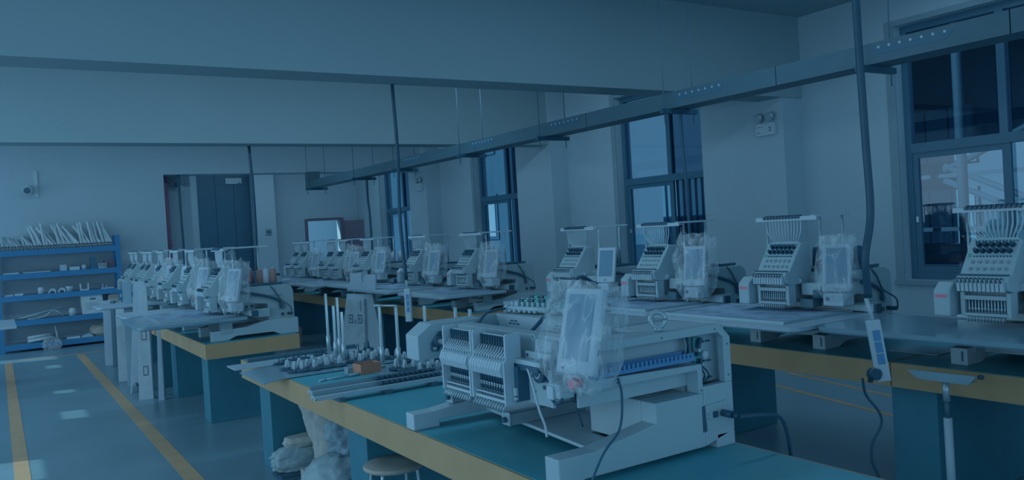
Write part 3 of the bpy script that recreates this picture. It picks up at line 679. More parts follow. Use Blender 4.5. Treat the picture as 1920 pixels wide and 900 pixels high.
for x, z in ((0.70, 0.418), (0.757, 0.36), (0.757, 0.25), (0.62, 0.215), (0.45, 0.418), (0.25, 0.297)): P('screw', MB().cyl((x, 0.0, z), (x, -0.0015, z), 0.0035, 8), 'tray')
# socket plate on the column
sp = P('socket_plate', MB().obox((0.685, -0.004, 0.118), (0.105, 0.004, 0.088), Matrix.Rotation(R(-3), 3, 'Y')), 'steel')
P('socket_gap', MB().box(0.618, 0.640, -0.0015, 0.0, 0.068, 0.158), 'dark')
P('socket', MB().box(0.665, 0.685, -0.010, -0.006, 0.112, 0.134), 'black', sp); P('power_plug', MB().cyl((0.712, -0.006, 0.122), (0.714, -0.05, 0.121), 0.013, 10).cyl((0.714, -0.05, 0.121), (0.716, -0.075, 0.119), 0.008, 8), 'black', sp)
P('terminal', MB().cyl((0.645, -0.006, 0.130), (0.645, -0.012, 0.130), 0.005, 8).cyl((0.645, -0.006, 0.112), (0.645, -0.012, 0.112), 0.005, 8), 'aluminium', sp)
# front beam, top tray, rear box
P('front_beam', MB().prism([(0.18,0.326),(0.20,0.326),(0.20,0.418),(0.245,0.418),(0.245,0.433),(0.18,0.433)], 'y', 0.095, 0.945), 'machine', nm, 0.003)
P('top_tray', MB().box(0.20, 0.43, 0.095, 1.05, 0.385, 0.393), 'beige')
rb = P('rear_wall', MB().box(0.43, 0.445, 0.24, 1.05, 0.385, 0.442), 'white')
P('tray_end', MB().box(0.245, 0.43, 0.095, 0.11, 0.385, 0.434), 'machine')
P('tray_end', MB().box(0.245, 0.43, 1.035, 1.05, 0.385, 0.442), 'machine')
for (yy, n_) in ((0.93, 0), (0.60, 1)):
    for k, (dy, dz) in enumerate(((0, 0), (0.03, 0), (0.06, 0), (0.015, 0.012), (0.045, 0.012))):
        MB().box(0.4285, 0.43, yy-dy-0.02, yy-dy, 0.405+dz, 0.411+dz).build('vent_slot', 'dark', rb)
P('rear_lid', MB().box(0.445, 0.70, 0.24, 1.05, 0.432, 0.442), 'beige', nm, 0.003)
P('side_lid', MB().prism([(0.445,0.03),(0.725,0.03),(0.70,0.24),(0.445,0.24)], 'z', 0.424, 0.434), 'white')
P('top_rim', MB().box(0.115, 0.445, 0.03, 0.095, 0.424, 0.4335), 'machine')
# lifting eye
ey = P('lifting_eye', MB().tube([(0.478+0.019*math.cos(a), 0.045-0.017*math.cos(a), 0.474+0.026*math.sin(a)) for a in [2*math.pi*k/24 for k in range(25)]], 0.0085, 8), 'steel')
P('eye_base', MB().cyl((0.478, 0.045, 0.434), (0.478, 0.045, 0.448), 0.016, 14), 'steel', ey)
# left end plate with shaft bearing
P('end_plate', MB().prism([(0.0,0.30),(0.0,0.40),(0.065,0.445),(0.30,0.445),(0.30,0.33),(0.16,0.30)], 'y', 0.945, 1.06), 'machine', nm, 0.004)
br = P('bearing_flange', MB().prism([(0.055,0.335),(0.085,0.330),(0.125,0.385),(0.12,0.408),(0.095,0.412),(0.055,0.365)], 'y', 0.932, 0.945), 'dark', nm, 0.003)
P('bearing_hub', MB().cyl((0.088, 0.922, 0.372), (0.088, 0.94, 0.372), 0.022, 14), 'tray', br)
for x, z in ((0.068, 0.345), (0.11, 0.398)): P('bearing_bolt', MB().cyl((x, 0.924, z), (x, 0.933, z), 0.008, 10), 'steel', br)
P('main_shaft', MB().cyl((0.088, 0.82, 0.372), (0.088, 0.93, 0.372), 0.0115, 12), 'steel')
P('end_motor', MB().box(0.16, 0.215, 0.86, 0.94, 0.275, 0.318).box(0.145, 0.16, 0.885, 0.925, 0.265, 0.315), 'machine', nm, 0.004)
# far foot and base rail
P('far_foot', MB().prism([(0.0,0.0),(0.12,0.0),(0.12,0.028),(0.62,0.028),(0.62,0.10),(0.25,0.085),(0.10,0.068),(0.0,0.068)], 'y', 1.03, 1.105), 'white', nm, 0.004)
for (y, x0, x1, zb) in ((1.06, 0.19, 0.50, 0.086), (0.685, 0.24, 0.66, 0.043)):
    g = P('guide_rail', MB().box(x0, x1, y-0.025, y+0.025, zb, zb+0.045).box(x0, x1, y-0.012, y+0.012, zb+0.045, zb+0.05), 'aluminium', nm, 0.002)
    P('rail_stop', MB().cyl((x0-0.018, y, zb+0.022), (x0, y, zb+0.022), 0.011, 10), 'black', g); P('rail_cap', MB().box(x0-0.004, x0, y-0.03, y+0.03, zb, zb+0.052), 'aluminium', g)
# two needle cases
def needle_case(y0, y1):
    pl = [(0.04,0.20),(0.085,0.20),(0.085,0.345),(0.115,0.355),(0.115,0.44),(0.108,0.448),(0.055,0.448),(0.05,0.44),(0.05,0.36),(0.04,0.35)]
    nc = P('needle_case', MB().prism(pl, 'y', y0, y0+0.010), 'white', nm, 0.002); P('side_plate', MB().prism(pl, 'y', y1-0.010, y1), 'white', nc, 0.002)
    P('upper_back', MB().box(0.088, 0.094, y0+0.010, y1-0.010, 0.35, 0.436), 'machine', nc); P('case_recess', MB().box(0.095, 0.099, y0+0.010, y1-0.010, 0.215, 0.349), 'dark', nc)
    P('lower_bar', MB().box(0.05, 0.085, y0+0.010, y1-0.010, 0.206, 0.216), 'white', nc); P('guide_strip', MB().box(0.052, 0.062, y0+0.010, y1-0.010, 0.226, 0.231), 'white', nc)
    n = 12; st = (y1-y0-0.034)/(n-1)
    for k in range(n):
        y = y0+0.017+k*st
        nb = MB().cyl((0.076, y, 0.215), (0.076, y, 0.30), 0.0046, 8).build('needle_bar', 'steel', nc)
        MB().cyl((0.076, y, 0.262), (0.076, y, 0.305), 0.0062, 8).cyl((0.076, y, 0.236), (0.076, y, 0.248), 0.0062, 8).build('needle_sleeve', 'black', nc)
        MB().cyl((0.084, y, 0.362), (0.084, y, 0.432), 0.0046, 6).build('slot_rod', 'black', nc)
        MB().prism([(0.034,0.300),(0.06,0.294),(0.088,0.312),(0.088,0.352),(0.062,0.362),(0.036,0.350),(0.026,0.325)], 'y', y-st*0.42, y+st*0.42).build('lever_cover', 'white', nc)
        MB().tube([(0.05, y, 0.352), (0.046, y-0.003, 0.366), (0.06, y-0.009, 0.380), (0.072, y-0.009, 0.398)], 0.0042, 6).build('take_up_lever', 'white', nc)
        MB().tube([(0.07, y-0.004, 0.212), (0.045, y-0.004, 0.202), (0.034, y-0.004, 0.184), (0.042, y-0.001, 0.178), (0.05, y+0.004, 0.186), (0.058, y+0.004, 0.206)], 0.0026, 5).build('presser_foot', 'steel', nc)
    return nc
needle_case(0.598, 0.825); needle_case(0.355, 0.590)
# carriage right of the needle cases
P('carriage_plate', MB().box(0.125, 0.137, 0.19, 0.345, 0.205, 0.385).box(0.137, 0.17, 0.19, 0.205, 0.225, 0.31), 'machine', nm, 0.002)
P('carriage_bracket', MB().box(0.15, 0.18, 0.22, 0.32, 0.36, 0.425), 'machine', nm, 0.003)
P('carriage_rail', MB().box(0.085, 0.115, 0.20, 0.354, 0.345, 0.362), 'steel', nm, 0.002); P('rail_shadow', MB().box(0.09, 0.12, 0.22, 0.354, 0.325, 0.344), 'dark')  # dark block stands in for the shade beneath the carriage rail
P('side_mechanism', MB().box(0.08, 0.125, 0.330, 0.353, 0.215, 0.335), 'dark'); P('linkage', MB().box(0.07, 0.08, 0.335, 0.35, 0.235, 0.262).box(0.07, 0.08, 0.335, 0.348, 0.22, 0.23), 'white')
dl = P('dial', MB().cyl((0.125, 0.245, 0.318), (0.105, 0.245, 0.318), 0.032, 20), 'black'); P('dial_ring', MB().cyl((0.105, 0.245, 0.318), (0.102, 0.245, 0.318), 0.018, 18), 'aluminium', dl); P('dial_hub', MB().cyl((0.102, 0.245, 0.318), (0.098, 0.245, 0.318), 0.010, 12), 'dark', dl)
for y, z, r_ in ((0.33, 0.372, 0.006), (0.235, 0.270, 0.007), (0.215, 0.295, 0.006), (0.29, 0.25, 0.003), (0.31, 0.30, 0.003), (0.20, 0.335, 0.003)): P('plate_screw', MB().cyl((0.125, y, z), (0.121, y, z), r_, 10), 'dark')
P('clip', MB().tube([(0.10, 0.23, 0.362), (0.095, 0.20, 0.372), (0.10, 0.175, 0.36), (0.098, 0.17, 0.345), (0.10, 0.19, 0.352)], 0.006, 6), 'dark'); P('ring_bolt', MB().tube([(0.165, 0.345+0.010*math.cos(a), 0.425+0.012*math.sin(a)) for a in [2*math.pi*k/14 for k in range(15)]], 0.003, 6), 'steel')
P('air_hose', MB().tube(bez([(0.095, 0.29, 0.335), (0.085, 0.26, 0.31), (0.08, 0.23, 0.26), (0.085, 0.215, 0.20), (0.10, 0.21, 0.15), (0.105, 0.21, 0.11)], 6), 0.0045, 8), 'paper')
P('lower_bar', MB().cyl((0.24, 0.10, 0.235), (0.24, 0.62, 0.235), 0.008, 8), 'tray'); P('black_clip', MB().box(0.225, 0.255, 0.205, 0.23, 0.205, 0.228), 'black'); P('loose_wire', MB().tube(bez([(0.22, 0.18, 0.32), (0.225, 0.19, 0.25), (0.23, 0.195, 0.18), (0.25, 0.20, 0.12)], 6), 0.0035, 6), 'black')
mt = P('step_motor', MB().box(0.055, 0.115, 0.05, 0.115, 0.265, 0.312), 'machine', nm, 0.006); P('motor_face', MB().box(0.045, 0.056, 0.075, 0.11, 0.262, 0.305), 'white', mt, 0.004); P('motor_belt', MB().tube([(0.05, 0.085, 0.28), (0.05, 0.085, 0.262), (0.05, 0.07, 0.252), (0.05, 0.05, 0.256), (0.06, 0.04, 0.27)], 0.005, 6), 'black', mt)
eb = P('emergency_button', MB().cyl((0.118, 0.015, 0.318), (0.090, 0.015, 0.318), 0.013, 14), 'red'); P('button_cap', MB().cyl((0.090, 0.015, 0.318), (0.074, 0.015, 0.318), 0.019, 16, 0.015), 'red', eb)
P('arm_corner', MB().box(0.115, 0.20, 0.03, 0.085, 0.285, 0.3195), 'machine')
# control panel
rm = Matrix.Rotation(R(8), 3, 'Z') @ Matrix.Rotation(R(15), 3, 'Y'); pc = Vector((0.106, -0.016, 0.482))
cp = P('control_panel', MB().obox(pc, (0.03, 0.165, 0.27), rm), 'white', nm, 0.010)
P('panel_screen', MB().obox(pc + rm @ Vector((-0.0165, 0, 0.012)), (0.003, 0.110, 0.205), rm), 'screen', cp)
P('panel_button', MB().obox(pc + rm @ Vector((-0.0165, 0.05, -0.117)), (0.003, 0.012, 0.008), rm), 'tray', cp)
P('side_port', MB().obox(pc + rm @ Vector((0.0, -0.083, -0.06)), (0.008, 0.003, 0.018), rm).obox(pc + rm @ Vector((0.0, -0.083, -0.03)), (0.006, 0.003, 0.012), rm), 'dark', cp)
film_bag((1.42+0.108, 2.05-0.012, T+0.462), 0.15, 0.29, 0.34, 21, 'large crumpled clear bag over the foreground control panel', 14, 8, 0.05)
# cords
cord([(1.665, 2.04, 1.075), (1.66, 2.02, 1.02), (1.62, 1.99, 0.93), (1.55, 1.985, 0.87), (1.51, 1.985, 0.815), (1.49, 1.99, 0.77)], 0.004, 'dark', 'thin dark wire hanging from the foreground control panel over its foot', 'panel_wire', 'wire')
cord([(2.135, 1.97, 0.878), (2.22, 1.95, 0.872), (2.33, 1.955, 0.84), (2.40, 1.98, 0.70), (2.42, 2.0, 0.5), (2.42, 2.0, 0.02)], 0.007, 'black', 'black power cord from the foreground machine falling behind the table', 'mains_lead', 'cord')
cord([(1.665, 2.95, 1.158), (1.70, 2.98, 1.185), (1.76, 3.02, 1.215), (1.83, 3.05, 1.222), (1.90, 3.07, 1.222)], 0.006, 'dark', 'dark cable running from the foreground beam to the valve bars', 'signal_cable', 'cable')
cord([(1.68, 2.60, 1.157), (1.76, 2.62, 1.20), (1.86, 2.64, 1.27), (1.98, 2.70, 1.33), (2.12, 2.78, 1.345), (2.3, 2.9, 1.21), (2.35, 2.95, 0.775)], 0.008, 'dark', 'thick dark cable rising from the foreground beam past the bagged panel', 'signal_cable', 'cable')
cord([(1.70, 2.60, 1.160), (1.72, 2.52, 1.180), (1.75, 2.42, 1.178), (1.78, 2.36, 1.158)], 0.006, 'dark', 'short looped dark cable in the foreground machine top tray', 'signal_cable', 'cable')

# valve bars lying on the rear lid
def valve_bar(x, y, lab, dz):
    v = thing('valve_bar', (x, y, T+0.4425+dz), lab, 'valve bar', 'valve bars on the foreground machine', R(10))
    MB().cyl((0, 0, 0.018), (0, -0.30, 0.018), 0.013, 10).build('white_tube', 'white', v); MB().cyl((0, -0.30, 0.018), (0, -0.55, 0.018), 0.009, 10).build('metal_tube', 'aluminium', v)
    MB().cyl((0.004, 0.02, 0.018), (0.004, -0.0, 0.018), 0.018, 10).build('end_cap', 'white', v)
    for k in range(9):
        y_ = -0.03-k*0.032
        MB().cyl((0, y_, 0.026), (0, y_, 0.05), 0.007, 8).build('nozzle', 'white', v)
        if k < 6: MB().cyl((-0.010, y_, 0.012), (-0.026, y_, 0.012), 0.006, 8).build('side_nozzle', 'white', v)
    b = MB().box(0.018, 0.05, -0.34, -0.04, 0.0, 0.045).build('valve_board', 'pcb', v)
    for k in range(8): MB().box(0.022, 0.046, -0.07-k*0.033, -0.047-k*0.033, 0.045, 0.058).build('valve', 'green_mark' if k % 2 else 'dark', b)
    MB().box(0.012, 0.04, -0.52, -0.36, 0.0, 0.036).build('plug_row', 'black', v)
    for k in range(5): MB().cyl((0.012, -0.38-k*0.03, 0.024), (0.006, -0.38-k*0.03, 0.024), 0.006, 8).build('plug_pin', 'white', v)
valve_bar(1.90, 3.06, 'white valve bar with green circuit boards, front of the pair', 0.0)
valve_bar(2.02, 3.16, 'white valve bar with green circuit boards, rear of the pair', 0.0)

# ------------------------------------------------------------------ things on the foreground table
def sheet(name, x0, x1, y0, y1, z, th, mt, lab, cat, bend=0.0):
    o = MB().box(x0, x1, y0, y1, z, z+th).build(name, mt, None, (x0, y0, z), 0.001); return tag(o, lab, cat)
# curling grey sheet over the table corner
vs = []; nx = 24
for i in range(nx+1):
    x = 1.27+0.93*i/nx; z = T+0.004+(0.012*((1.42-x)/0.15)**2 if x < 1.42 else 0)*(-1)
    for y in (4.80-0.02*(i < 3), 5.33): vs.append((x, y, z)); 
mb = MB(); mb.add([(x, y, z+0.004) for x, y, z in vs] + vs, [(2*i, 2*i+2, 2*i+3, 2*i+1) for i in range(nx)] + [(2*nx+2+2*i+1, 2*nx+2+2*i+3, 2*nx+2+2*i+2, 2*nx+2+2*i) for i in range(nx)] + [(2*i, 2*nx+2+2*i, 2*nx+4+2*i, 2*i+2) for i in range(nx)] + [(0, 1, 2*nx+3, 2*nx+2)])
tag(mb.build('plastic_sheet', 'board_grey', None), 'wide pale sheet under the black pads, hanging over the table corner', 'sheet')
sheet('thin_board', 1.26, 2.23, 5.40, 5.62, T+0.001, 0.008, 'board_white', 'narrow pale board along the far end of the foreground table', 'board')
sheet('thin_board', 1.86, 2.30, 4.18, 4.76, T+0.001, 0.004, 'board_grey', 'small grey sheet under the pads beside the foreground machine', 'sheet')
sheet('edge_strip', 1.42, 2.21, 5.70, 5.76, T+0.001, 0.02, 'tray', 'dark metal strip lying at the far end of the foreground table', 'metal strip')
# black foam pads with white spool holders and pins
pad = MB().lathe([(0.040, 0.0), (0.046, 0.002), (0.046, 0.009), (0.040, 0.011)], n=20); cone_m = MB().lathe([(0.006, 0.011), (0.012, 0.022), (0.0095, 0.056), (0.008, 0.064), (0.004, 0.065)], n=10)
CONES = [(1.507, 5.09), (1.513, 4.967), (1.582, 5.085), (1.553, 4.946), (1.604, 4.999), (1.678, 5.118), (1.63, 4.936), (1.69, 5.01), (1.75, 5.09), (1.714, 4.949), (1.775, 5.026), (1.794, 4.939), (1.908, 5.014), (1.968, 5.086), (1.927, 4.925), (1.987, 5.01), (2.039, 5.062), (2.005, 4.92), (2.061, 4.998), (2.126, 5.086), (2.127, 4.961), (2.168, 4.90), (1.989, 4.513), (2.093, 4.678), (2.008, 4.433), (2.148, 4.734), (2.061, 4.421), (2.124, 4.428), (2.022, 4.253), (2.073, 4.243), (2.172, 4.396), (2.133, 4.249)]
first = None
for k, (x, y) in enumerate(CONES):
    lab = 'white spool holder on a round black pad, left group' if k < 12 else ('white spool holder on a round black pad, middle group' if k < 22 else 'white spool holder on a round black pad, beside foreground machine')
    z = T+0.0085+0.0003*(k % 3)
    if first is None:
        first = thing('spool_holder', (x, y, z), lab, 'spool holder', 'spool holders on the foreground table')
        pad.build('foam_pad', 'black', first); c_ = cone_m.build('holder_cone', 'paper', first)
        for q in range(5):
            f_ = MB().prism([(0.007, 0.026), (0.019, 0.020), (0.011, 0.058), (0.007, 0.058)], 'y', -0.0022, 0.0022).build('cone_fin', 'paper', first); f_.rotation_euler = (0, 0, 2*math.pi*q/5)
    else:
        o = dup(first); o.location = (x, y, z); o['label'] = lab; o['group'] = 'spool holders on the foreground table'; o.rotation_euler = (0, 0, k*0.7)
pin0 = None
for k, (x, y) in enumerate([(1.538, 5.377), (1.615, 5.478), (1.659, 5.455), (1.708, 5.496), (1.742, 5.451), (1.833, 5.511), (1.891, 5.546), (1.949, 5.20), (2.046, 5.30), (2.106, 5.409), (2.147, 5.392), (2.198, 5.44), (2.215, 5.50)]):
    z = T+0.0095 if y > 5.35 else T+0.0085
    if pin0 is None:
        pin0 = thing('spool_pin', (x, y, z), 'thin black spool pin on a black disc along the board', 'spool pin', 'spool pins behind the holders')
        MB().cyl((0, 0, 0.008), (0, 0, 0.062), 0.0035, 8).build('pin', 'black', pin0); MB().lathe([(0.034, 0), (0.038, 0.003), (0.036, 0.008), (0.006, 0.010)], n=18).build('pin_disc', 'black', pin0)
    else:
        o = dup(pin0); o.location = (x, y, z)
# open cardboard box and grey scrap
bx = thing('open_box', (1.775, 4.54, T+0.0005), 'small open orange-brown cardboard box beside the steel tubes', 'box', rz=R(6))
Lx, Ly, H = 0.135, 0.10, 0.062
for nm_, a in (('side', (0, 0.004, 0, Ly)), ('side', (Lx-0.004, Lx, 0, Ly)), ('side', (0.004, Lx-0.004, 0, 0.004)), ('side', (0.004, Lx-0.004, Ly-0.004, Ly))): MB().box(*a, 0.003, H).build(nm_, 'orange_card', bx)
MB().box(0, Lx, 0, Ly, 0, 0.003).build('bottom', 'orange_card', bx); MB().box(0.006, Lx-0.006, 0.006, Ly-0.006, 0.003, 0.045).build('lining', 'jamb', bx)
tag(MB().prism([(1.73, T+0.001), (1.77, T+0.001), (1.768, T+0.035), (1.735, T+0.04)], 'y', 4.64, 4.70).build('grey_block', 'jamb', None), 'small grey plastic block touching the orange-brown box', 'block')
# tweezers-like rods in front
tl_ = thing('hand_tool', (1.55, 4.55, T), 'long silver hand tool lying before the black pads', 'tool')
MB().cyl((0.0, 0.0, 0.007), (0.15, 0.0, 0.010), 0.0045, 8).build('shaft', 'steel', tl_); MB().cyl((0.15, 0.0, 0.010), (0.25, 0.005, 0.012), 0.009, 10).build('grip', 'board_grey', tl_); MB().cyl((-0.03, -0.012, 0.006), (0.02, 0.002, 0.007), 0.006, 8).build('tip', 'steel', tl_); MB().cyl((0.06, 0.012, 0.006), (0.22, 0.03, 0.008), 0.0045, 8).build('second_shaft', 'tray', tl_)
# steel tubes standing on the table
for (x, y, h, lab) in ((1.945, 5.555, 0.42, 'leftmost of the upright steel tubes on the foreground table'), (1.955, 5.36, 0.40, 'second upright steel tube from the left'), (1.868, 5.20, 0.36, 'third upright steel tube from the left'), (1.86, 5.03, 0.33, 'fourth upright steel tube, just left of the orange-brown box'),
                       (1.971, 4.673, 0.37, 'tall upright steel tube right of the orange-brown box'), (2.03, 4.56, 0.37, 'upright steel tube left of the stripped machine end plate'), (2.20, 4.52, 0.36, 'upright steel tube behind the white power strip'), (2.20, 4.12, 0.37, 'upright steel tube rising behind the end plate'), (2.20, 3.95, 0.37, 'rightmost upright steel tube behind the end plate')):
    t_ = thing('steel_tube', (x, y, T+0.009), lab, 'tube', 'upright steel tubes')
    MB().lathe([(0.0145, 0), (0.0145, 0.12), (0.010, 0.125), (0.010, h)], n=12).build('tube', 'steel', t_); MB().lathe([(0.018, 0), (0.018, 0.012)], n=12).build('collar', 'aluminium', t_)
cross = thing('cross_bar', (1.98, 4.66, T+0.379), 'thin bar across the tops of the steel tubes', 'bar')
MB().cyl((0, 0.02, 0.006), (0.05, -0.115, 0.006), 0.006, 8).build('rod', 'aluminium', cross); MB().cyl((-0.02, 0.07, 0.006), (0, 0.02, 0.006), 0.007, 8).build('rod_end', 'steel', cross)
# thread rails with knobs
def knob_rail(x0, x1, y, z, lab, tilt):
    r_ = thing('thread_rail', (x0, y, z), lab, 'thread rail', 'loose thread rails on the foreground table', R(tilt))
    L_ = x1-x0
    MB().box(0, L_, 0, 0.045, 0, 0.006).box(0, L_, 0.039, 0.045, 0.006, 0.038).build('channel', 'aluminium', r_); MB().box(0, L_, -0.028, -0.002, 0, 0.020).build('front_bar', 'white', r_)
    for k in range(3): MB().cyl((-0.012, -0.02+k*0.022, 0.010+0.006*(k % 2)), (0.0, -0.02+k*0.022, 0.010+0.006*(k % 2)), 0.009, 10).build('end_bolt', 'steel', r_)
    for k in range(17):
        x = 0.36+k*0.030+(0.055 if k > 11 else 0)
        if x > L_-0.01: break
        kb = MB().lathe([(0.009, 0.0), (0.009, 0.006), (0.004, 0.008), (0.004, 0.014)], (x, 0.012, 0.006), 10).build('knob_stem', 'steel', r_)
        MB().lathe([(0.004, 0.012), (0.0135, 0.017), (0.0145, 0.025), (0.010, 0.034), (0.002, 0.037)], (x, 0.012, 0.006), 12).build('knob', 'black', kb)
knob_rail(1.33, 2.17, 4.09, T+0.0225, 'metal thread rail with black knobs, rear of the pair', -1)
knob_rail(1.29, 2.12, 3.93, T+0.0225, 'metal thread rail with black knobs, front of the pair', 0)
for k, x in enumerate((1.40, 1.66, 1.92)): tag(MB().box(x, x+0.03, 3.89, 4.16, T+0.0005, T+0.022).build('rail_spacer', 'tray', None, (x, 3.89, T)), ('dark spacer block under the left end of thread rails', 'dark spacer block under the middle of thread rails', 'dark spacer block under the right end of thread rails')[k], 'spacer')

# ------------------------------------------------------------------ under and beside the foreground table
def blob(name, c, prof, m, lab, cat, seed, amp=0.12, n=64, sq=1.0, lean=(0, 0), top_open=False):
    vs = []; rows = len(prof)
    dense = []
    for i in range(rows-1):
        for k in range(8):
            t = k/8; dense.append((prof[i][0]*(1-t)+prof[i+1][0]*t, prof[i][1]*(1-t)+prof[i+1][1]*t))
    dense.append(prof[-1]); H_ = max(p[1] for p in prof)
    for r_, z in dense:
        for j in range(n):
            a = 2*math.pi*j/n; q = Vector((math.cos(a)*1.6+seed, math.sin(a)*1.6, z*7))
            d = 1+amp*noise.noise(q)+amp*0.7*(0.4-abs(noise.noise(q*2.2))*1.6)+amp*0.45*(0.4-abs(noise.noise(q*4.7))*1.6)
            vs.append((r_*d*math.cos(a)+lean[0]*z, r_*d*sq*math.sin(a)+lean[1]*z, max(0.0, z*(1+0.08*noise.noise(Vector((a*1.5, seed, z*3)))))))
    m_ = len(dense); mb = MB().add(vs, [(i*n+j, i*n+(j+1) % n, (i+1)*n+(j+1) % n, (i+1)*n+j) for i in range(m_-1) for j in range(n)], True)
    mb.f.append(tuple(range(n-1, -1, -1))); mb.s.append(False)
    if not top_open: mb.f.append(tuple((m_-1)*n+j for j in range(n))); mb.s.append(False)
    o = mb.build(name, m, None); o.location = c
    return tag(o, lab, cat)
blob('woven_sack', (1.82, 5.22, 0.031), [(0.09, 0.0), (0.12, 0.06), (0.13, 0.2), (0.16, 0.36), (0.20, 0.50), (0.205, 0.52), (0.19, 0.515), (0.14, 0.44), (0.05, 0.40)], 'sack', 'tall beige woven sack with open top under the foreground table', 'sack', 3.0, 0.10, lean=(0.0, 0.10))
blob('plastic_sack', (1.72, 4.62, 0.29), [(0.05, 0.0), (0.13, 0.04), (0.15, 0.11), (0.13, 0.20), (0.10, 0.26), (0.06, 0.30), (0.02, 0.31)], 'bag_grey', 'grey crumpled plastic bag on top of the pale sack', 'bag', 9.0, 0.30)
blob('flour_sack', (1.70, 4.72, 0.0), [(0.20, 0.0), (0.23, 0.06), (0.23, 0.16), (0.18, 0.24), (0.10, 0.285), (0.04, 0.292)], 'bag_white', 'plump pale sack on the floor under the foreground table', 'sack', 14.0, 0.16)
trd = thing('dark_tray', (1.50, 5.08, 0.0), 'dark flat pallet on the floor under the foreground table', 'pallet')
for k in range(4): MB().box(0.0, 0.62, 0.0+k*0.125, 0.11+k*0.125, 0.018, 0.03).build('slat', 'darker', trd)
for x in (0.0, 0.56): MB().box(x, x+0.06, 0.0, 0.485, 0.0, 0.0175).build('runner', 'darker', trd)
blob('film_package', (1.70, 5.50, 0.031), [(0.20, 0.0), (0.22, 0.04), (0.21, 0.10), (0.15, 0.15), (0.05, 0.17)], 'bag_white', 'film-wrapped package with crumpled ends on the dark pallet', 'package', 20.0, 0.22, sq=0.42)
blob('folded_cloth', (1.76, 5.50, 0.185), [(0.18, 0.0), (0.20, 0.025), (0.17, 0.06), (0.06, 0.07)], 'sack', 'folded tan cloth bundle on top of the wrapped package', 'cloth', 27.0, 0.12, sq=0.45)
tag(MB().obox((0, 0, 0.004), (0.30, 0.02, 0.008), Matrix.Rotation(R(20), 3, 'Z')).build('flat_bar', 'aluminium', None, None), 'pale flat bar leaning on the wrapped package', 'bar').location = (1.62, 5.20, 0.0315)
cb = thing('carton', (1.57, 5.085, 0.0305), 'small tan carton on the corner of the dark pallet', 'carton')
MB().box(0, 0.115, 0, 0.08, 0, 0.085).build('body', 'card', cb, None, 0.002); MB().box(0.002, 0.056, -0.004, 0.08, 0.0855, 0.0875).build('flap', 'card', cb); MB().box(0.059, 0.113, -0.004, 0.08, 0.0855, 0.0875).build('flap', 'card', cb)
# stool
st = thing('stool', (1.605, 3.745, 0), 'round wooden stool with chrome legs under the table edge', 'stool')
MB().lathe([(0.10, 0.425), (0.142, 0.427), (0.150, 0.434), (0.150, 0.446), (0.143, 0.452), (0.06, 0.453)], n=36).build('seat', 'wood', st)
for k in range(4):
    a = R(40+90*k); c_, s_ = math.cos(a), math.sin(a)
    MB().tube(bez([(0.09*c_, 0.09*s_, 0.422), (0.115*c_, 0.115*s_, 0.419), (0.128*c_, 0.128*s_, 0.40), (0.140*c_, 0.140*s_, 0.2), (0.150*c_, 0.150*s_, 0.0)], 5), 0.009, 8).build('leg', 'steel', st)
MB().tube([(0.138*math.cos(a), 0.138*math.sin(a), 0.2) for a in [2*math.pi*k/28 for k in range(29)]], 0.006, 6).build('foot_ring', 'steel', st)
# pole stand in front of the right-hand table
ps = thing('pole_stand', (3.74, 2.165, 0), 'telescopic pole with a shallow metal cradle before the right-hand table', 'stand')
MB().cyl((0.01, 0.0, 0.03), (0.004, 0, 0.56), 0.019, 14).build('lower_pole', 'white', ps); MB().cyl((0.004, 0, 0.56), (0.002, 0, 0.64), 0.011, 12).build('inner_pole', 'tray', ps); MB().cyl((0.002, 0, 0.64), (0, 0, 0.735), 0.016, 12).build('collar_pole', 'steel', ps); MB().lathe([(0.13, 0), (0.13, 0.012), (0.03, 0.03), (0.0195, 0.032)], (0.01, 0, 0), 24).build('foot_plate', 'tray', ps)
MB().prism([(-0.165, 0.778), (-0.125, 0.737), (0.115, 0.737), (0.165, 0.774), (0.155, 0.777), (-0.155, 0.781)], 'x', -0.040, -0.034).build('cradle', 'board_grey', ps)
MB().box(-0.034, 0.04, -0.12, 0.11, 0.736, 0.741).build('cradle_floor', 'aluminium', ps); MB().box(-0.034, -0.020, -0.04, 0.05, 0.7415, 0.776).build('cradle_clip', 'black', ps); MB().cyl((0.0, -0.155, 0.772), (0.0, -0.175, 0.772), 0.010, 10).build('end_knob', 'black', ps)
# power strips
def strip(x, y, z0, z1, lab, tilt):
    p_ = thing('power_strip', (x, y, z0), lab, 'power strip', 'hanging white power strips')
    p_.rotation_euler = (0, 0, R(-52)); H_ = z1-z0; m_ = Matrix.Rotation(R(tilt), 3, 'Y'); c = Vector((0, 0, H_/2))
    MB().obox(c, (0.062, 0.034, H_), m_).build('case', 'white', p_, None, 0.006)
    for k in range(3): MB().obox(c + m_ @ Vector((0.006, -0.0185, H_*(0.25-0.19*k))), (0.03, 0.004, 0.048), m_).build('socket', 'duct_blue', p_, None, 0.002)
    MB().cyl((m_ @ Vector((0, 0, H_/2)))+c, (m_ @ Vector((-0.008, 0, H_/2+0.10)))+c, 0.010, 8).build('strain_relief', 'white', p_)
    return p_
p1 = strip(3.335, 2.235, 0.785, 1.065, 'white power strip with blue sockets hanging at the right', -7)
MB().cyl((-0.035, -0.02, 0.04), (-0.01, -0.05, 0.04), 0.026, 14).cyl((-0.035, -0.02, 0.04), (-0.04, -0.018, 0.0), 0.012, 10).build('black_plug', 'black', p1)
strip(3.125, 6.74, 0.78, 1.08, 'white power strip with blue sockets hanging at mid room', 0)
cord([(3.29, 2.29, 0.80), (3.31, 2.29, 0.72), (3.355, 2.26, 0.64), (3.36, 2.255, 0.58), (3.31, 2.27, 0.50), (3.30, 2.27, 0.42), (3.335, 2.26, 0.33), (3.34, 2.26, 0.20), (3.34, 2.26, 0.01)], 0.006, 'black', 'thin black cord falling from the plug of the right power strip', 'mains_lead', 'cord')
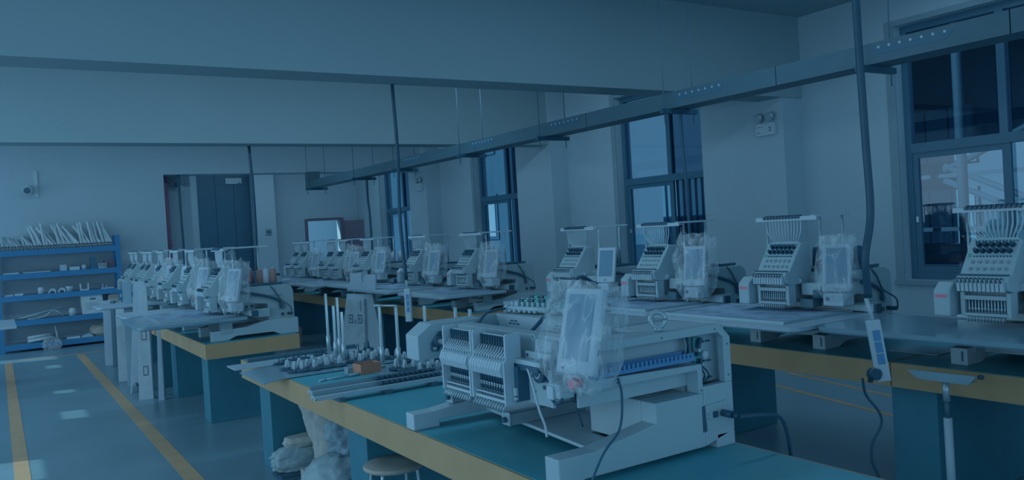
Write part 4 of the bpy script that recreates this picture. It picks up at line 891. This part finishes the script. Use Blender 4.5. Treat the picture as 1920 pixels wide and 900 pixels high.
bt = thing('bottle', (3.42, 2.02, 0.0), 'blue-topped bottle at the bottom edge before the right-hand leg', 'bottle')
MB().lathe([(0.045, 0), (0.05, 0.01), (0.05, 0.20), (0.02, 0.25), (0.018, 0.27)], n=16).build('body', 'paper', bt); MB().lathe([(0.022, 0.262), (0.024, 0.268), (0.022, 0.315), (0.012, 0.32)], n=14).build('cap', 'duct_blue', bt); MB().box(-0.06, 0.012, -0.01, 0.01, 0.296, 0.312).build('nozzle', 'duct_blue', bt)
# loose sheet on the right-hand table and paper
sheet('thin_sheet', 4.19, 4.42, 2.46, 2.74, T+0.001, 0.006, 'board_grey', 'small pale sheet lying under the glossy board at right', 'sheet')

# ------------------------------------------------------------------ boards and cartons leaning on the tables
def lean_board(x, y, w, h, th, foot, m, lab, outline=None, cat='board'):
    a = math.atan2(foot, h); b_ = thing('leaning_board', (x, y, 0), lab, cat, 'boards leaning on the tables'); b_.rotation_euler = (0, a, 0)
    pl = outline or [(0, 0), (w, 0), (w, h), (0, h)]
    MB().prism(pl, 'x', -th, 0.0).build('panel', m, b_); return b_
def stand_board(x, y, w, h, th, m, lab, ol=None, foot=0.12):
    b_ = thing('leaning_board', (x, y, 0), lab, 'board', 'boards leaning on the tables'); b_.rotation_euler = (-math.atan2(foot, h), 0, R(-14))
    MB().prism(ol or [(0, 0), (w, 0), (w, h), (0, h)], 'y', 0.0, th).build('panel', m, b_, None, 0.002); MB().box(w-0.004, w+0.010, 0.004, th, 0, h*0.78).build('edge_strip', 'board_edge', b_); return b_
stand_board(1.20, 12.55, 0.14, 0.90, 0.03, 'board_white', 'pale board leaning at the far end of the left row by the rack')
stand_board(1.27, 12.30, 0.05, 0.90, 0.18, 'board_edge', 'dark-edged board beside the pale one at the far end')
stand_board(1.17, 10.85, 0.13, 0.95, 0.03, 'paper', 'crumpled white sheet board at the back of the leaning stack')
stand_board(1.20, 10.30, 0.09, 1.22, 0.05, 'board_grey', 'tall narrow grey panel leaning on the left row')
stand_board(1.17, 9.85, 0.20, 1.22, 0.04, 'board_white', 'tall white panel with a notched foot leaning on the left row', [(0, 0), (0.02, 0), (0.03, 0.08), (0.06, 0.12), (0.10, 0.09), (0.12, 0), (0.20, 0), (0.20, 1.22), (0.09, 1.22)])
pb = stand_board(1.185, 9.32, 0.14, 1.20, 0.04, 'paper', 'printed film-wrapped panel leaning on the left row', [(0, 0), (0.14, 0), (0.135, 0.8), (0.125, 1.20), (0.06, 1.20), (0.03, 0.8)])
for zz in (0.25, 0.62): MB().box(0.055, 0.105, -0.002, -0.0005, zz, zz+0.10).build('print_mark', 'brown', pb); MB().box(0.063, 0.097, -0.003, -0.002, zz+0.012, zz+0.088).build('print_field', 'paper', pb)
stand_board(1.345, 9.12, 0.055, 0.90, 0.05, 'board_white', 'front-most narrow white panel leaning on the left row', [(0, 0), (0.055, 0), (0.055, 0.9), (0.02, 0.9)])
def carton_tower(x, y, lab, w, h, off):
    b_ = lean_board(x, y, w, h, 0.05, 0.10, 'board_white', lab, [(0.0, 0), (w, 0), (w, h*0.50), (w*0.80, h), (w*0.18, h), (0.0, h*0.45)], 'carton')
    return b_
ct = lean_board(3.70, 8.76, 0.62, 0.90, 0.05, 0.04, 'white', 'tall white carton panel standing against the right row', [(0.0, 0), (0.62, 0), (0.62, 0.42), (0.52, 0.90), (0.10, 0.90), (0.0, 0.5)], 'carton')
ct.rotation_euler = (0, ct.rotation_euler[1], R(22))
MB().prism([(0.20, 0.0), (0.50, 0.0), (0.50, 0.84), (0.20, 0.84)], 'x', -0.085, -0.051).build('inner_carton', 'paper', ct)
for yy in (0.24, 0.39):
    MB().box(-0.087, -0.0855, yy, yy+0.07, 0.56, 0.66).build('print_frame', 'dark', ct); MB().box(-0.0885, -0.0872, yy+0.01, yy+0.06, 0.572, 0.648).build('print_field', 'paper', ct); MB().box(-0.0895, -0.0887, yy+0.026, yy+0.044, 0.59, 0.63).build('print_arrow', 'dark', ct)
MB().box(-0.087, -0.0855, 0.335, 0.36, 0.55, 0.60).build('print_text', 'jamb', ct); MB().box(-0.088, -0.0855, 0.25, 0.265, 0.70, 0.82).build('print_text', 'jamb', ct)
for (x, y, ol, lab) in ((3.63, 9.06, [(0, 0), (0.22, 0), (0.22, 0.19), (0.04, 0.19)], 'left of two white panels standing on the board above the carton'), (3.65, 8.74, [(0, 0), (0.24, 0), (0.17, 0.18), (0.0, 0.18)], 'right of two white panels standing on the board above the carton')):
    q_ = thing('foam_board', (x, y, T+0.191), lab, 'panel'); q_.rotation_euler = (0, R(6), R(22))
    MB().prism(ol, 'x', 0.0, 0.02).build('panel', 'board_white', q_); MB().box(0.02, 0.05, 0.05, 0.15, 0.0, 0.012).build('panel_foot', 'board_edge', q_)
cf = thing('carton', (3.65, 12.15, 0), 'small open carton on the floor below the far right table', 'carton')
MB().box(0, 0.2, 0, 0.2, 0, 0.26).build('body', 'card', cf); MB().prism([(0.02, 0.26), (0.12, 0.26), (0.06, 0.34)], 'y', 0.0, 0.004).build('flap', 'card', cf)
dk = thing('waste_bin', (3.3, 6.7, 0), 'dark bin in the gap between tables behind the steel tubes', 'bin')
MB().lathe([(0.14, 0), (0.18, 0.55), (0.19, 0.56), (0.17, 0.54), (0.13, 0.03)], n=20).build('body', 'dark', dk)
MB().lathe([(0.185, 0.562), (0.19, 0.575), (0.10, 0.59)], n=20).build('lid', 'dark', dk)
# white cabinets behind the left row
for x, y, w, h, lab in ((3.08, 12.0, 0.30, 1.14, 'white cabinet with a dark handle behind the left machine row'), (3.40, 12.0, 0.15, 1.12, 'second white cabinet beside the farthest right-row table')):
    c_ = thing('cabinet', (x, y, 0), lab, 'cabinet')
    MB().box(0, w, 0, 0.4, 0, h).build('body', 'beige', c_, None, 0.006); MB().box(0.01, w-0.01, -0.012, 0, 0.05, h-0.02).build('door', 'machine', c_); MB().box(w-0.09, w-0.02, -0.016, -0.012, h-0.05, h-0.015).build('handle', 'dark', c_)
dc = thing('dark_crate', (2.72, 11.2, 0), 'dark crate stack behind the first left-row machine', 'crate')
MB().box(0, 0.34, 0, 0.3, 0, 0.55).build('lower_crate', 'tray', dc); MB().box(0, 0.34, 0, 0.3, 0.555, 1.18).build('upper_crate', 'frame', dc)
# white side table at the left edge
wt = thing('side_table', (-0.75, 11.2, 0), 'white-topped side table cut by the left edge', 'table')
MB().box(0, 0.92, 0, 1.35, 0.735, 0.76).build('top', 'board_white', wt, None, 0.003)
for x, y in ((0.04, 0.04), (0.60, 0.04), (0.04, 1.27), (0.60, 1.27)): MB().box(x, x+0.04, y, y+0.04, 0, 0.734).build('leg', 'rack_blue', wt)

# ------------------------------------------------------------------ blue rack and what lies on it
RY0, RY1 = 15.65, 16.12
rk = thing('shelving_rack', (-0.02, RY0, 0), 'blue steel shelving rack with five levels against the back wall', 'rack')
for x in (0.0, 1.80):
    for y in (0, RY1-RY0-0.06): MB().box(x, x+0.07, y, y+0.05, 0, 1.85).build('post', 'rack_blue', rk)
MB().box(-0.09, -0.02, 0, 0.05, 0, 1.70).build('post', 'rack_blue', rk)
LEV = (0.13, 0.52, 0.93, 1.29, 1.67)
for z in LEV:
    b_ = MB().box(0.07, 1.80, 0.0, 0.03, z-0.09, z).build('shelf_beam', 'rack_blue', rk); MB().box(0.07, 1.80, 0.43, 0.46, z-0.09, z).build('shelf_beam', 'rack_blue', rk)
    MB().box(0.07, 1.80, 0.03, 0.43, z-0.02, z-0.002).build('shelf_board', 'jamb', rk)
def put(name, mb, m, x, y, z, lab, cat, group=None, rz=0):
    o = mb.build(name, m, None); o.location = (x, y, z+0.0005); o.rotation_euler = (0, 0, rz); return tag(o, lab, cat, group)
rr = random.Random(5)
tube_me = MB()
n = 14; vs = []
tube_me.cyl((0, 0, 0), (0, 0, 0.42), 0.019, n, caps=False).cyl((0, 0, 0.0), (0, 0, 0.42), 0.013, n, caps=False)
for zz in (0, 0.42):
    base = len(tube_me.v); pts = []
    for r_ in (0.019, 0.013):
        for i in range(n): a = 2*math.pi*i/n; pts.append((r_*math.cos(a), r_*math.sin(a), zz))
    tube_me.add(pts, [(i, (i+1) % n, n+(i+1) % n, n+i) for i in range(n)])
first_t = None
def put_tube(x, y, z, rot, lab):
    global first_t
    if first_t is None: o = first_t = tube_me.build('plastic_tube', 'paper', None)
    else: o = first_t.copy(); COL.objects.link(o)
    o.location = (x, y, z); o.rotation_euler = rot; tag(o, lab, 'tube', 'pale tubes on top of the blue rack')
for k in range(34): put_tube(0.02+k*0.0515, 15.675+0.012*(k % 2), 1.6925, (R(-90), 0, 0), 'pale tube lying end-on in the bottom layer on the rack')
for k in range(40):
    x = 0.08+k*0.0425; t_ = R(-38-10*rr.random()+ (0 if k < 14 else 12)); sw = R(-28+rr.random()*34-10)
    put_tube(x, 15.80+0.05*rr.random(), 1.735, (t_ if k > 11 else R(-62-8*rr.random()), sw, 0), 'pale tube tilted back against the wall on the rack top')
# shelf 4 (under the tubes)
put('plate_strip', MB().box(0, 0.22, 0, 0.2, 0, 0.02), 'paper', 0.10, 15.7, 1.29, 'flat pale plate at the left end of the fourth rack level', 'plate')
put('plate_strip', MB().box(0, 0.40, 0, 0.2, 0, 0.016), 'board_white', 0.38, 15.7, 1.29, 'long flat pale plate on the fourth rack level', 'plate')
put('small_box', MB().box(0, 0.10, 0, 0.12, 0, 0.10), 'board_white', 0.92, 15.72, 1.29, 'small white box in the middle of the fourth rack level', 'box')
put('small_box', MB().box(0, 0.15, 0, 0.12, 0, 0.055), 'paper', 1.06, 15.7, 1.29, 'low pale box beside the small white one on the rack', 'box')
put('ring_part', MB().lathe([(0.035, 0), (0.04, 0.04), (0.025, 0.08)], n=14), 'board_white', 1.28, 15.74, 1.29, 'small round pale part on the fourth rack level', 'part')
put('dark_box', MB().box(0, 0.10, 0, 0.14, 0, 0.20), 'frame', 1.38, 15.72, 1.29, 'upright dark box near the right end of the rack', 'box')
put('brown_box', MB().box(0, 0.16, 0, 0.16, 0, 0.12), 'brown', 1.60, 15.76, 1.29, 'brown box at the right end of the fourth rack level', 'box')
for k, x in enumerate((1.50, 1.545, 1.59)): put('bracket_part', MB().prism([(0, 0), (0.035, 0), (0.035, 0.09), (0.025, 0.09), (0.025, 0.02), (0.01, 0.02), (0.01, 0.09), (0, 0.09)], 'y', 0, 0.05), 'paper', x, 15.69, 1.29, 'small white forked bracket before the brown box', 'part', 'forked brackets on the rack')
# shelf 3
for k, x in enumerate((0.10, 0.24)): put('plate_strip', MB().box(0, 0.12, 0, 0.15, 0, 0.02+0.01*k), 'paper', x, 15.7, 0.93, ('pale scrap plate at the left of the third rack level', 'second pale scrap plate on the third rack level')[k], 'plate')
put('round_pot', MB().lathe([(0.045, 0), (0.045, 0.09), (0.03, 0.11)], n=16), 'paper', 0.62, 15.75, 0.93, 'pale round pot on the third rack level', 'pot')
for k, x in enumerate((0.72, 0.86)): put('bent_guard', MB().prism([(0, 0), (0.02, 0.05), (0.06, 0.08), (0.11, 0.06), (0.12, 0.0), (0.10, 0.0), (0.09, 0.03), (0.05, 0.05), (0.02, 0.0)], 'y', 0, 0.12), 'white', x, 15.7, 0.93, ('white curved guard beside the round pot', 'second white curved guard, right of the first')[k], 'guard')
put('clear_tub', MB().lathe([(0.05, 0), (0.06, 0.08), (0.055, 0.09)], n=16), 'board_white', 1.04, 15.74, 0.93, 'pale tub on the third rack level', 'tub')
put('clear_tub', MB().prism([(0, 0), (0.13, 0), (0.135, 0.12), (0.115, 0.12), (0.11, 0.02), (0.02, 0.02), (0.015, 0.12), (-0.005, 0.12)], 'y', 0, 0.13), 'paper', 1.20, 15.7, 0.93, 'square open tub on the third rack level', 'tub')
put('wire_rack', MB().box(0, 0.2, 0, 0.12, 0, 0.02).box(0.02, 0.03, 0, 0.12, 0.02, 0.09).box(0.08, 0.09, 0, 0.12, 0.02, 0.07), 'board_white', 1.52, 15.7, 0.93, 'slotted pale rack part at the right of the third level', 'part')
# shelf 2
put('bundle_of_legs', MB().cyl((0, 0, 0.03), (0.62, 0.0, 0.16), 0.012, 8).cyl((0.05, 0.03, 0.02), (0.55, 0.03, 0.12), 0.012, 8), 'aluminium', 0.28, 15.72, 0.52, 'long pale rods lying across the second rack level', 'rods')
put('bent_tube', MB().tube([(0, 0, 0.01), (0.10, 0, 0.01), (0.25, 0.02, 0.03), (0.34, 0.03, 0.11), (0.42, 0.03, 0.11), (0.52, 0.03, 0.01)], 0.009, 6), 'white', 0.40, 15.69, 0.52, 'white bent tube frame on the second rack level', 'frame')
put('white_jar', MB().lathe([(0.05, 0), (0.055, 0.09), (0.04, 0.12), (0.03, 0.13)], n=16), 'paper', 1.06, 15.74, 0.52, 'white jar on the second rack level', 'jar')
cn = thing('carton', (1.20, 15.67, 0.5205), 'white printed carton bulging on the second rack level', 'carton')
MB().prism([(0.01, 0), (0.34, 0), (0.325, 0.34), (0.25, 0.36), (0.17, 0.335), (0.09, 0.36), (-0.005, 0.33)], 'y', 0, 0.3).build('body', 'paper', cn, None, 0.01); MB().box(0.13, 0.22, -0.003, -0.0005, 0.245, 0.27).build('hand_hole', 'dark', cn)
for k in range(4): MB().box(0.06, 0.28-0.03*(k % 2), -0.002, -0.0005, 0.09+k*0.03, 0.096+k*0.03).build('print_line', 'jamb', cn)
c2 = thing('carton', (1.57, 15.68, 0.5205), 'blue and white carton partly behind the far machine board', 'carton')
MB().box(0, 0.18, 0, 0.25, 0, 0.10).build('body', 'thread_blue', c2); MB().box(-0.002, 0.182, -0.002, 0.252, 0.10, 0.14).build('lid', 'paper', c2)
put('open_carton', MB().prism([(0, 0), (0.20, 0), (0.22, 0.16), (0.12, 0.20), (0.02, 0.15)], 'y', 0, 0.2), 'card', 1.60, 15.70, 0.662, 'open tan carton on top of the blue and white one', 'carton')
# shelf 1
put('tube_bundle', MB().cyl((0, 0, 0.03), (0.36, 0.03, 0.06), 0.028, 10).cyl((0.02, 0.06, 0.03), (0.40, 0.08, 0.05), 0.028, 10).cyl((0.0, 0.02, 0.085), (0.33, 0.04, 0.11), 0.024, 10), 'paper', 0.38, 15.72, 0.13, 'bundle of pale rolled tubes on the lowest rack level', 'rolls')
put('upright_rod', MB().cyl((0, 0, 0), (-0.03, 0.05, 0.24), 0.012, 8), 'paper', 0.82, 15.72, 0.13, 'short pale rod standing up on the lowest rack level', 'rod')
put('flat_parts', MB().box(0, 0.20, 0, 0.1, 0, 0.03), 'paper', 0.95, 15.70, 0.13, 'flat pale part left of the tan carton', 'part'); put('flat_parts', MB().prism([(0, 0), (0.18, 0), (0.18, 0.02), (0.12, 0.06), (0.08, 0.05), (0, 0.02)], 'y', 0, 0.1), 'board_white', 1.17, 15.70, 0.13, 'lumpy pale part beside the tan carton', 'part')
blob('paper_sack', (1.47, 15.86, 0.131), [(0.12, 0), (0.15, 0.04), (0.145, 0.14), (0.11, 0.18), (0.08, 0.19)], 'card', 'tan crumpled carton sack on the lowest rack level', 'sack', 31.0, 0.12, sq=0.9)
put('white_carton', MB().box(0, 0.12, 0, 0.2, 0, 0.20), 'paper', 1.655, 15.68, 0.13, 'white carton at the right end of the lowest level', 'carton')
put('red_packet', MB().box(0, 0.12, 0, 0.15, 0, 0.05), 'red', 1.655, 15.70, 0.3305, 'small red packet on top of the white carton', 'packet')
blob('clear_bag', (0.72, 15.55, 0.0), [(0.10, 0.0), (0.14, 0.05), (0.15, 0.12), (0.12, 0.17), (0.05, 0.19)], 'plastic_film', 'crumpled clear bag on the floor before the blue rack', 'plastic bag', 40.0, 0.3, sq=0.5)
